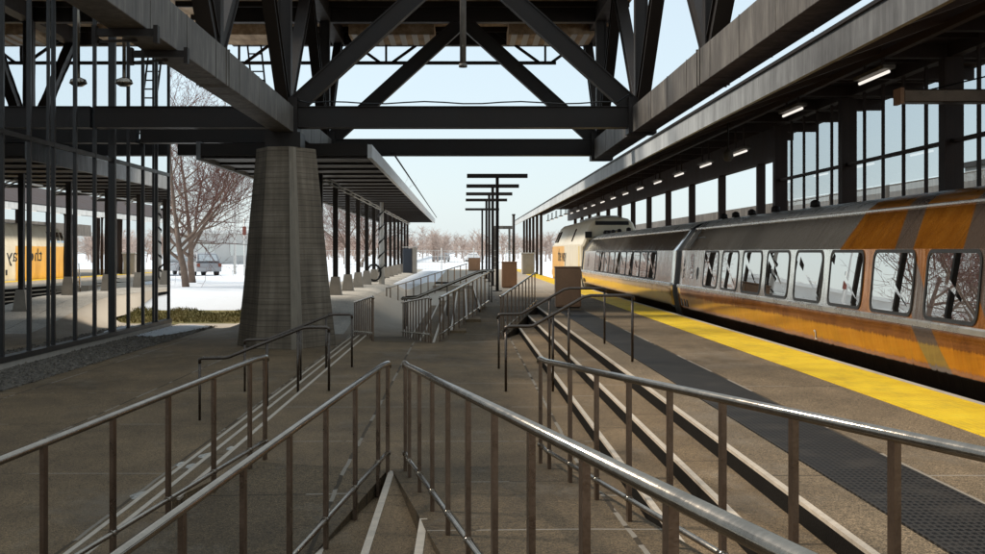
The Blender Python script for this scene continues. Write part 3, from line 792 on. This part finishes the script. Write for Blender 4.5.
# glazed screen
t = thing('glazed_screen', (9.3,26,.25), 'tall glazed screen of narrow panes behind the train', 'screen')
posts = [37.1,30.6,24.1,17.6,11.1]
build('head', MB().box(9.2,9.4,4.6,37.2,5.72,5.968), M['steel_warm'], t)
build('transom', MB().box(9.24,9.36,4.6,37.2,4.09,4.16), M['steel_warm'], t)
build('base_panel', MB().box(9.22,9.38,4.6,37.2,.25,2.5), M['steel_warm'], t)
for p in posts: build('column', MB().box(9.12,9.48,p-.16,p+.16,.25,5.72), M['steel_warm'], t)
for a, b_ in zip(posts, posts[1:]):
    n = 5; d = (a-b_)/n
    for k in range(n):
        y1 = a - d*k; y0 = y1-d
        if k: build('mullion', MB().box(9.27,9.33,y1-.035,y1+.035,2.5,5.72), M['steel_warm'], t)
        for za, zb in ((2.5,4.09),(4.16,5.72)):
            build('window_pane', MB().face([(9.3,y0+.04,za),(9.3,y1-.04,za),(9.3,y1-.04,zb),(9.3,y0+.04,zb)]), M['clear_glass'], t)
t2 = thing('canopy_arm', (8.5,20,4.5), 'rusty square ended steel arm reaching out under the right canopy', 'beam')
build('arm', MB().box(6.92,9.1,19.85,20.15,4.37,4.58), M['post'], t2, bevel=.02)
build('end_plate', MB().box(6.86,6.919,19.83,20.17,4.35,4.60), M['cabinet'], t2)
build('wire', MB().tube([(7.4,20,4.59),(8.5,20,4.85),(9.3,20,5.2)], .012, 6), M['steel'], t2)
# far canopy beyond
t = thing('platform_canopy', (18,50,.25), 'plain grey canopy of the next platform beyond the train', 'canopy')
build('fascia', MB().box(16.0,16.15,0,120,3.5,4.55), M['girder'], t)
build('roof', MB().box(16.15,21,0,120,4.2,4.5), M['steel'], t)
for i in range(15): build('column', MB().box(18.4,18.7,4+i*8,4.3+i*8,.2,4.2), M['steel'], t)
# blocks seen through the glazed screen
for x, y, w_, h, lab in ((24,40,6,4.6,'pale low building behind the glazed screen, left one'),(25,55,9,6.2,'taller pale building behind the far canopy'),(23,28,5,4.0,'small grey building nearest behind the glazed screen')):
    b = thing('low_building', (x+w_/2,y,.2), lab, 'building', 'buildings beyond the tracks')
    build('wall', MB().box(x,x+w_,y,y+8,.1,h), M['grey_wall'], b)
    build('roof', MB().box(x-.2,x+w_+.2,y-.2,y+8.2,h,h+.25), M['steel'], b)
    for i in range(4): build('window', MB().box(x-.03,x-.002,y+.7+i*1.9,y+1.8+i*1.9,1.2,2.6), M['train_glass'], b)

# ------------------------------------------------------------------ train
XC = 7.15
prof = [(5.98,-.32),(5.84,.05),(5.70,.48),(5.63,.85),(5.61,1.08),(5.62,1.135),(5.655,1.16),(5.70,1.6),(5.735,2.06),(5.77,2.11),(6.105,2.60),(6.145,2.66),(6.30,2.77),(6.60,2.86),(7.15,2.92)]
prof = prof + [(2*XC-x, z) for x, z in reversed(prof[:-1])]
def side_x(z):
    for (xa, za), (xb, zb) in zip(prof, prof[1:]):
        if za <= z <= zb: return xa + (xb-xa)*(z-za)/(zb-za)
    return 5.7
def rrect(cy, cz, w, h, r, n=5):
    out = []
    for sx, sz, a0 in ((1,1,0),(-1,1,90),(-1,-1,180),(1,-1,270)):
        for k in range(n):
            a = R(a0 + 90*k/(n-1)); out.append((cy+sx*(w/2-r)+r*math.cos(a), cz+sz*(h/2-r)+r*math.sin(a)))
    return out
def panel(pts, out, mb=None):
    mb = mb or MB()
    mb.face([(side_x(z)-out, y, z) for y, z in reversed(pts)]); return mb
def ringpanel(o, i, out, depth=.02):
    mb = MB(); n = len(o)
    A = [(side_x(z)-out, y, z) for y, z in o]; B = [(side_x(z)-out, y, z) for y, z in i]
    C = [(side_x(z)+.01, y, z) for y, z in o]; D = [(side_x(z)-.001, y, z) for y, z in i]
    for k in range(n):
        j = (k+1) % n
        mb.face([A[j],A[k],B[k],B[j]]); mb.face([C[j],C[k],A[k],A[j]]); mb.face([B[j],B[k],D[k],D[j]])
    return mb
def text_mesh(name, s, size, mat, parent, place, extr=.003):
    cu = bpy.data.curves.new(name, 'FONT'); cu.body = s; cu.size = size; cu.extrude = extr; cu.align_x = 'CENTER'
    o = bpy.data.objects.new(name, cu); COL.objects.link(o)
    dg = bpy.context.evaluated_depsgraph_get()
    me = bpy.data.meshes.new_from_object(o.evaluated_get(dg)); bpy.data.objects.remove(o)
    off = wloc(parent)
    for v in me.vertices: v.co = Vector(place(v.co.x, v.co.y, v.co.z)) - off
    me.materials.clear(); me.materials.append(mat); me.name = name
    ob = bpy.data.objects.new(name, me); COL.objects.link(ob); ob.parent = parent
    return ob
def coach(label, y0, y1, skin, wins, door):
    t = thing('passenger_coach', (XC,(y0+y1)/2,-.58), label, 'train car')
    n = int((y1-y0)/.5); rings = []
    e = .12
    ylist = [y0, y0+.03, y0+e] + [y0+e+(y1-y0-2*e)*i/n for i in range(1,n)] + [y1-e, y1-.03, y1]
    for y in ylist:
        k = .94 if y in (y0, y1) else .985 if y in (y0+.03, y1-.03) else 1
        rings.append([(XC+(x-XC)*k, y, 1.2+(z-1.2)*(.97 if k < .95 else 1)) for x, z in prof])
    b = build('body', MB().loft(rings, smooth=True), skin, t)
    try: b.data.set_sharp_from_angle(angle=R(28))
    except Exception: pass
    for cy in wins:
        o = rrect(cy, 1.625, 1.66, .86, .15); i = rrect(cy, 1.625, 1.56, .77, .12)
        w = build('window', panel(i, .004), M['train_glass'], t)
        build('frame', ringpanel(o, i, .013), M['black'], w)
    belt = MB()
    rr = [(5.585,1.105),(5.585,1.165),(5.60,1.182),(5.66,1.182),(5.66,1.095)]
    belt.loft([[(x,y,z) for x, z in rr] for y in (y0+.15, y1-.15)])
    build('belt_rail', belt, M['belt'], t)
    gut = MB()
    rr = [(6.093,2.615),(6.093,2.64),(6.113,2.655),(6.165,2.65),(6.125,2.60)]
    gut.loft([[(x,y,z) for x, z in rr] for y in (y0+.15, y1-.15)])
    build('gutter', gut, M['belt'], t)
    if door:
        dy = door
        d = build('door', ringpanel(rrect(dy,1.35,.98,2.1,.06), rrect(dy,1.35,.93,2.05,.05), .006), M['black'], t)
        w = rrect(dy,1.66,.42,.62,.08)
        build('door_window', panel(w, .006), M['train_glass'], d)
    for yy in (y1-.55, y1-.95, y1-1.3):
        v = MB()
        v.loft([[(side_x(.72)-.006+.0, yy-.09, .64),(side_x(.72)-.006, yy+.09, .64),(side_x(.8)-.006, yy+.09, .82),(side_x(.8)-.006, yy-.09, .82)],[(5.75, yy-.09, .64),(5.75, yy+.09, .64),(5.75, yy+.09, .82),(5.75, yy-.09, .82)]])
        build('vent', v, M['black'], t)
    rv = MB()
    for yy in (y1-1.2, y1-2.6, y1-4.3, y1-6.5, y1-9.5):
        rv.tube([(6.6,yy,2.86),(6.6,yy,2.96),(6.6,yy,3.0)], [.10,.09,.03], 8)
    build('roof_vent', rv, M['steel'], t)
    sk = MB()
    for yy in (y1-.5, y1-.85): sk.loft([[(x-.004, yy+dy_, z+.004) for x, z in prof[9:15]] for dy_ in (-.07,.07)], closed=False, caps=False)
    build('roof_band', sk, M['black'], t)
    gw = MB()
    gw.loft([[(XC+(x-XC)*k, yy, 1.2+(z-1.2)*k) for x, z in prof] for yy, k in ((y1+.002,.975),(y1+.1,.985),(y1+.2,.96),(y1+.3,.985),(y1+.4,.96),(y1+.5,.985),(y1+.6,.97),(y1+.79,.99))])
    build('gangway', gw, M['black'], t)
    tr_ = MB()
    for yc in (y0+3.4, y1-3.4):
        for dy_ in (-1.2,1.2):
            for x in (6.43,7.87): tr_.tube([(x-.07,yc+dy_,-.15),(x+.07,yc+dy_,-.15)], .43, 20)
        tr_.box(6.2,8.1,yc-1.7,yc+1.7,-.2,.05)
    build('bogie', tr_, M['black'], t)
    return t
near = coach('nearest silver passenger coach painted orange with slanted grey stripes at its near end', 7.4, 33.2, M['coach_near'], [14.75+2.05*i for i in range(-3,8)], 31.5)
text_mesh('coach_number', '2', .22, M['white_metal'], near, lambda x, y, z: (side_x(.62+y)-.006-z, 20.3-x, .62+y))
build('emblem', MB().face([(side_x(1.5+.1*math.sin(a))-.006, 30.7+.13*math.cos(a), 1.5+.16*math.sin(a)) for a in [-i*math.pi/8 for i in range(16)]]), M['black'], near)
text_mesh('side_lettering', 'VIA Rail', .2, M['black'], near, lambda x, y, z: (side_x(1.62+x*.85)-.006-z, 32.55+y*.9, 1.62+x*.85))
coach('farther silver passenger coach with a yellow lower band behind the locomotive', 34.0, 59.9, M['coach_far'], [38.2+1.72*i for i in range(10)], 57.6)
# locomotive
t = thing('locomotive', (XC,71,-.58), 'cream and orange diesel locomotive at the head of the train', 'locomotive')
lp = [(5.85,-.3),(5.66,.2),(5.62,.8),(5.62,2.38),(5.70,2.45),(6.12,3.42),(6.35,3.62),(6.75,3.71),(7.15,3.73)]
lp = lp + [(2*XC-x, z) for x, z in reversed(lp[:-1])]
rings = []
for y, kx, kz, dz in ((60.7,.92,.955,0),(60.78,.975,.985,0),(60.95,1,1,0),(70,1,1,0),(79.2,1,1,0),(80.4,.96,.9,0),(81.2,.84,.70,0),(81.5,.75,.62,0)):
    rings.append([(XC+(x-XC)*kx, y, -.3+(z+.3)*kz) for x, z in lp])
b = build('body', MB().loft(rings, smooth=True), M['loco'], t)
b.data.set_sharp_from_angle(angle=R(26))
def upper(y, z, out=.006):
    k = (z-2.45)/(3.42-2.45); return (5.70+.42*k-out, y, z)
for ya, yb, sl in ((66.5,67.4,.35),(76.2,77.6,.35),(77.8,78.5,.35),(78.65,79.2,.35)):
    build('cab_window', MB().face([upper(yb-0,2.58),upper(ya,2.58),upper(ya+sl,3.25),upper(yb+sl,3.25)]), M['train_glass'], t)
build('number_board', MB().box(6.35,7.95,60.66,60.735,3.32,3.50), M['black'], t)
hl = build('headlight', MB().box(6.78,7.58,60.58,60.70,2.72,3.06), M['black'], t)
build('lens', MB().tube([(6.98,60.54,2.89),(6.98,60.60,2.89)], .13, 14).tube([(7.38,60.54,2.89),(7.38,60.60,2.89)], .13, 14), M['amber'], hl)
for x in (6.02, 8.28): build('rear_window', MB().box(x-.16,x+.16,60.64,60.76,2.70,3.0), M['black'], t)
text_mesh('end_lettering', 'VIA', .44, M['black'], t, lambda x, y, z: (6.35+x*1.0, 60.66-z, 2.30+y))
build('side_grille', MB().box(5.60,5.625,62.6,64.5,.5,1.05), M['black'], t)
build('marker', MB().box(5.605,5.625,68.7,68.95,.75,1.05), M['black'], t)
build('end_door', MB().box(6.75,7.55,60.62,60.705,.2,2.2), M['loco'], t)
ga = MB().box(5.608,5.63,61.1,61.35,.3,2.3)
build('end_stripe', ga, M['tactile'], t)
text_mesh('slogan', 'the way', 1.05, M['black'], t, lambda x, y, z: (5.612-z, 71.8-x*1.75, 1.5+y))
fans = MB()
for yy in (63,65,68,71): fans.tube([(7.15,yy,3.70),(7.15,yy,3.82)], .6, 16)
build('roof_fan', fans, M['white_metal'], t)
tr_ = MB()
for yc in (64.5,77.5):
    for dy_ in (-1.4,1.4):
        for x in (6.43,7.87): tr_.tube([(x-.07,yc+dy_,-.12),(x+.07,yc+dy_,-.12)], .46, 20)
    tr_.box(6.2,8.1,yc-2,yc+2,-.2,.05)
build('bogie', tr_, M['black'], t)

# ------------------------------------------------------------------ cabinets, posts, kiosk
def cabinet(x, y, w, h, lab, z=ZP):
    t = thing('brown_cabinet', (x,y,z), lab, 'cabinet', 'brown metal cabinets')
    build('cabinet_body', MB().box(x-w/2,x+w/2,y-.22,y+.22,z+.03,z+h-.045), M['cabinet'], t, bevel=.025)
    build('door', MB().box(x-w/2+.045,x+w/2-.045,y-.232,y-.2205,z+.09,z+h-.1), M['cabinet'], t, bevel=.005)
    build('top_plate', MB().box(x-w/2-.012,x+w/2+.012,y-.235,y+.235,z+h-.044,z+h), M['cabinet'], t, bevel=.012)
    build('foot', MB().box(x-w/2+.04,x+w/2-.04,y-.18,y+.18,z-.02,z+.03), M['black'], t)
cabinet(2.98,36,.72,1.18,'largest brown metal cabinet on the platform at the top of the steps')
cabinet(2.05,56,.67,1.17,'middle brown metal cabinet standing by itself near the row of T posts')
cabinet(.95,107,1.0,1.1,'smallest and most distant brown cabinet, behind the pale railing')
t_src = None
for k, y in enumerate((51.3,59.2,67.2,75.1,91.5)):
    lab = ['nearest and tallest looking dark T shaped post on the platform','second dark T shaped post from the front','third dark T shaped post, middle of the row','fourth dark T shaped post from the front','farthest dark T shaped post, last of the row'][k]
    if t_src is None:
        t = thing('t_post', (1.39,y,ZP), lab, 'post', 'row of dark T shaped posts')
        build('pole', MB().box(1.39-.065,1.39+.065,y-.065,y+.065,ZP-.02,5.02), M['steel'], t)
        build('cross_bar', MB().box(.16,2.62,y-.09,y+.09,5.022,5.19), M['steel'], t, bevel=.01)
        build('base_plate', MB().box(1.2,1.58,y-.19,y+.19,ZP-.01,ZP+.03), M['steel'], t)
        t_src = t
    else:
        t = copy_tree(t_src); t.location = (1.39,y,ZP); t['label'] = lab
t = thing('lamp_pole', (2.8,70,ZP), 'thin dark pole rising beside the far end of the right canopy', 'pole')
build('pole', MB().tube([(2.8,70,ZP-.02),(2.8,70,4.05)], .075, 8), M['steel'], t)
build('cap', MB().tube([(2.8,70,4.05),(2.8,70,4.12)], .1, 8), M['steel'], t)
t = thing('pale_kiosk', (4.9,91,ZP), 'low pale box shelter at the far end of the platform', 'kiosk')
build('wall', MB().box(4.25,5.1,90.5,92.5,ZP-.02,1.9), M['concrete_light'], t, bevel=.03)
build('top_plate', MB().box(4.18,5.17,90.4,92.6,1.902,1.98), M['white_metal'], t)
t = thing('portal_frame', (3.6,120,.4), 'grey portal frame beyond the end of the right canopy', 'frame')
for x in (3.0,4.4): build('post', MB().box(x-.1,x+.1,119.9,120.1,.35,4.2), M['girder'], t)
build('lintel', MB().box(2.7,4.7,119.85,120.15,4.2,4.5), M['girder'], t)

# ------------------------------------------------------------------ trees
def branch(rng, mb_t, mb_w, p, d, L, r, lev, maxlev, spread=.75, nseg=3, sides=(8,6,5,4,3,3,3), upb=.12):
    pts = [p.copy()]; rs = [r]; q = p.copy(); dd = d.copy()
    for i in range(nseg):
        dd = (dd + Vector((rng.gauss(0,.16),rng.gauss(0,.16),rng.gauss(0,.12)+upb*.6))).normalized()
        q = q + dd*(L/nseg); pts.append(q.copy()); rs.append(r*(1-.42*(i+1)/nseg))
    (mb_t if lev < 3 else mb_w).tube(pts, rs, sides[min(lev,6)], caps=(lev == 0))
    if lev >= maxlev: return
    nb = {0:5,1:4,2:3,3:3,4:2}.get(lev, 1)
    for k in range(nb):
        u = (k+.6+rng.random()*.5)/nb if lev else .45+.55*(k+rng.random()*.5)/nb
        u = min(u, 1); idx = min(int(u*nseg), nseg-1); fr = u*nseg-idx
        b = pts[idx].lerp(pts[idx+1], fr)
        a = rng.random()*6.283
        ax = dd.orthogonal().normalized(); ax.rotate(Matrix.Rotation(a, 3, dd))
        nd = (dd*(1-spread*.55) + ax*spread*rng.uniform(.7,1.15) + Vector((0,0,upb))).normalized()
        branch(rng, mb_t, mb_w, b, nd, L*rng.uniform(.55,.8)*(1.75 if lev == 0 else 1), max(r*.55*(1-.3*u), .009), lev+1, maxlev, spread, 3, sides, upb)
    branch(rng, mb_t, mb_w, pts[-1], dd, L*.7*(1.6 if lev == 0 else 1), max(rs[-1]*.9,.009), lev+1, maxlev, spread, 3, sides, upb)
def tree(seed, loc, H, lab, maxlev=5, group='bare trees on the snow', spread=.8, trunk=.2):
    rng = random.Random(seed); mt, mw = MB(), MB()
    t = thing('bare_tree', loc, lab, 'tree', group)
    p = Vector(loc) - Vector((0,0,.1))
    branch(rng, mt, mw, p, Vector((.05,0,1)), H*.24, trunk, 0, maxlev, spread)
    build('trunk', mt, M['bark'], t); build('twigs', mw, M['twig'], t)
    return t
main = tree(11, (-13.35,61,.3), 12.5, 'large bare reddish tree on the snow between the glass hall and the pillar', 6, spread=.85, trunk=.19)
t_b = tree(5, (-22,80,.35), 10, 'bare tree farther back on the snow field', 5)
for k, (x, y, rz, s) in enumerate(((-15.6,73,1.2,1.1),(-26,58,2.5,1.15),(-31,95,4,.95),(-33,74,.6,1.1),(-47,110,5.2,1.2),(-10,124,3.3,1.0),(-14,150,2.2,1.1))):
    c = copy_tree(t_b if k % 2 else main); c.location = (x, y, .3); c.rotation_euler = (0,0,rz); c.scale = (s,s,s)
    c['label'] = ['bare tree standing close behind the large reddish tree','wide bare tree out on the left snow field','bare tree far out left beyond the parked cars','bare tree at the far left of the snow field','largest bare tree at the far left edge of the snow','leaning bare tree past the end of the left canopy','bare tree near the wood beyond the canopy end'][k]
# far wood
rng = random.Random(3); mw = MB()
for i in range(430):
    x = rng.uniform(-110,70); y = rng.uniform(170,300); H = rng.uniform(2.0,4.0)*(1 if rng.random() < .85 else 1.35)*(y/220); z = 1.0
    n = 26
    mw.tube([(x,y,z-.5),(x+rng.uniform(-.5,.5),y,z+H*.6),(x+rng.uniform(-1,1),y,z+H)], [.16,.09,.03], 3, False)
    for k in range(n):
        h0 = rng.uniform(.12,.9)*H; a = rng.random()*6.28; l = rng.uniform(.8,2.6)*(1.15-h0/H)
        b0 = Vector((x,y,z+h0)); b1 = b0 + Vector((math.cos(a)*l, math.sin(a)*l, rng.uniform(.3,1.4)))
        mw.tube([b0,b1], [.05,.02], 3, False)
        for m in range(4):
            a2 = rng.random()*6.28; u = rng.random(); l2 = rng.uniform(.5,1.3); c0 = b0.lerp(b1,u)
            mw.tube([c0, c0+Vector((math.cos(a2)*l2, math.sin(a2)*l2, rng.uniform(-.1,1.0)))], [.03,.012], 3, False)
tag(build('distant_wood', mw, M['pale_twig']), 'distant pale brown winter wood along the horizon', None, None, 'stuff')
# chain link fence
t = thing('wire_fence', (-4,118,.4), 'pale wire fence at the end of the platforms', 'fence')
f = MB()
for i in range(70): x = -14+i*.3; f.tube([(x,118,.4),(x,118,2.2)], .012, 4, False)
for z in (.6,1.1,1.6,2.15): f.tube([(-14,118,z),(7,118,z)], .014, 4, False)
build('mesh', f, M['white_metal'], t)
for i in range(8): build('post', MB().tube([(-14+i*3,118,.3),(-14+i*3,118,2.4)], .05, 6), M['white_metal'], t)

# ------------------------------------------------------------------ cars
def car(loc, rz, paint, lab, suv=True):
    t = thing('parked_car', (0,0,0), lab, 'car', 'parked cars')
    L, Wd, H = 4.6, .92, (1.68 if suv else 1.45)
    low = [(-2.3,.35),(-2.3,.75),(-2.15,.92),(-1.0,1.02),(1.9,1.02),(2.25,.92),(2.3,.6),(2.25,.33)]
    body = MB().loft([[(x, s, z) for x, z in low] for s in (-Wd,-Wd*.96,Wd*.96,Wd)])
    build('body', body, paint, t, bevel=.06)
    cab = [(-1.05,1.021),(-.35,H-.06),(0,H),(1.5,H),(1.8,H-.1),(2.15,1.021)]
    ri = []
    for s in (-1,1): ri.append([(x, s*Wd*(.95 if z < 1.2 else .78), z) for x, z in cab])
    build('cabin', MB().loft(ri), paint, t, bevel=.05)
    for s in (-1,1):
        def q(pts): return [(x, s*(Wd*(.95-.17*(z-1.02)/(H-1.02))+.012), z) for x, z in pts]
        p1 = q([(-.8,1.08),(.45,1.08),(.45,H-.1),(-.28,H-.14)]); p2 = q([(.52,1.08),(1.9,1.08),(1.68,H-.14),(.52,H-.1)])
        for p_ in (p1, p2): build('side_window', MB().face(p_ if s < 0 else list(reversed(p_))), M['train_glass'], t)
        for x in (-1.45,1.4):
            w = build('wheel', MB().tube([(x,s*(Wd-.2),.34),(x,s*(Wd+.015),.34)], .34, 18), M['black'], t)
            build('rim', MB().tube([(x,s*(Wd+.01),.34),(x,s*(Wd+.025),.34)], .2, 14), M['rail'], w)
        build('tail_lamp', MB().box(2.26,2.32,s*.78-.1,s*.78+.1,.68,.92), M['red'], t)
    build('rear_window', MB().face([(2.14,-.68,1.1),(2.14,.68,1.1),(1.86,.62,H-.14),(1.86,-.62,H-.14)]), M['train_glass'], t)
    build('windscreen', MB().face([(-.98,.7,1.08),(-.98,-.7,1.08),(-.42,-.62,H-.12),(-.42,.62,H-.12)]), M['train_glass'], t)
    t.location = loc; t.rotation_euler = (0,0,rz)
car((-19.0,91,.30), R(-60), M['car_paint'], 'grey car parked on the snow behind the bare tree')
car((-21.9,94,.32), R(-64), M['car_white'], 'pale car parked left of the grey car')
car((-3.2,185,.5), R(80), M['car_paint'], 'small dark car far off beyond the wire fence, left one', False)
car((1.4,192,.5), R(95), M['car_white'], 'small white car far off beyond the wire fence, right one', False)
b = thing('low_building', (-34,150,.6), 'long pale low building at the back of the snow field', 'building', 'buildings beyond the snow')
build('wall', MB().box(-60,-24,150,160,.3,4.2), M['grey_wall'], b)
build('roof', MB().box(-60.4,-23.6,149.6,160.4,4.2,4.6), M['white_metal'], b)
for i in range(9): build('window', MB().box(-58+i*3.8,-56+i*3.8,149.96,149.998,1.6,3.0), M['train_glass'], b)
t = thing('street_lamp', (-16.6,92,.35), 'tall pale street lamp on the snow left of the pillar', 'street lamp')
build('pole', MB().tube([(-16.6,92,.2),(-16.6,92,9.2)], [.11,.06], 8), M['white_metal'], t)
build('arm', MB().tube([(-16.6,92,9.1),(-15.9,92,9.4),(-15.2,92,9.45)], .045, 6), M['white_metal'], t)
build('lamp_head', MB().box(-15.5,-14.9,91.88,92.12,9.36,9.5), M['white_metal'], t)
t = thing('traffic_signal', (-15.2,88,.35), 'thin signal post with a red head beside the pillar', 'signal')
build('pole', MB().tube([(-15.2,88,.2),(-15.2,88,4.4)], .06, 6), M['white_metal'], t)
build('signal_head', MB().box(-15.32,-15.08,87.85,88.1,3.2,3.8), M['red'], t, bevel=.04)

# ------------------------------------------------------------------ light, sky, camera
SUN_EL = 45.0
to_sun = Vector((-.95,.30,0)).normalized()*math.cos(R(SUN_EL)); to_sun.z = math.sin(R(SUN_EL))
sd = bpy.data.lights.new('sun', 'SUN'); sd.energy = 1.9; sd.angle = R(10); sd.color = (1,.93,.82)
so = bpy.data.objects.new('sun', sd); COL.objects.link(so)
so.rotation_euler = to_sun.to_track_quat('Z', 'Y').to_euler()
wd = bpy.data.worlds.new('World'); scene.world = wd; wd.use_nodes = True
nt = wd.node_tree; nt.nodes.clear()
sky = nt.nodes.new('ShaderNodeTexSky'); sky.sky_type = 'NISHITA'; sky.sun_disc = False
sky.sun_elevation = R(SUN_EL); sky.sun_rotation = math.atan2(to_sun.x, to_sun.y)
sky.air_density = 1.0; sky.dust_density = 1.0; sky.ozone_density = 1.0; sky.altitude = 100
bg = nt.nodes.new('ShaderNodeBackground'); bg.inputs['Strength'].default_value = .15
wo = nt.nodes.new('ShaderNodeOutputWorld')
pale = nt.nodes.new('ShaderNodeMix'); pale.data_type = 'RGBA'; pale.inputs[0].default_value = .85
pale.inputs[7].default_value = (2.22,2.58,2.76,1)      # thin bright overcast veiling the clear sky
nt.links.new(sky.outputs[0], pale.inputs[6]); nt.links.new(pale.outputs[2], bg.inputs[0]); nt.links.new(bg.outputs[0], wo.inputs[0])

cd = bpy.data.cameras.new('camera'); cd.sensor_width = 36; cd.lens = 1265/985*36
cd.shift_x = (492.5-463)/985; cd.shift_y = -(277-252)/985
cd.clip_start = .05; cd.clip_end = 3000
cam = bpy.data.objects.new('camera', cd); COL.objects.link(cam)
cam.location = (0,0,2.02); cam.rotation_euler = (R(90),0,0)
scene.camera = cam
vs = scene.view_settings
scene.display_settings.display_device = 'sRGB'
vs.view_transform = 'Standard'; vs.look = 'None'; vs.gamma = 1; vs.use_curve_mapping = False
vs.exposure = 1.05
scene.render.engine = 'CYCLES'
cy = scene.cycles
cy.use_denoising = True
try: cy.denoiser = 'OPENIMAGEDENOISE'
except Exception: pass
cy.max_bounces = 8; cy.diffuse_bounces = 4; cy.glossy_bounces = 5; cy.transparent_max_bounces = 12; cy.caustics_reflective = False; cy.caustics_refractive = False
cy.sample_clamp_indirect = 6
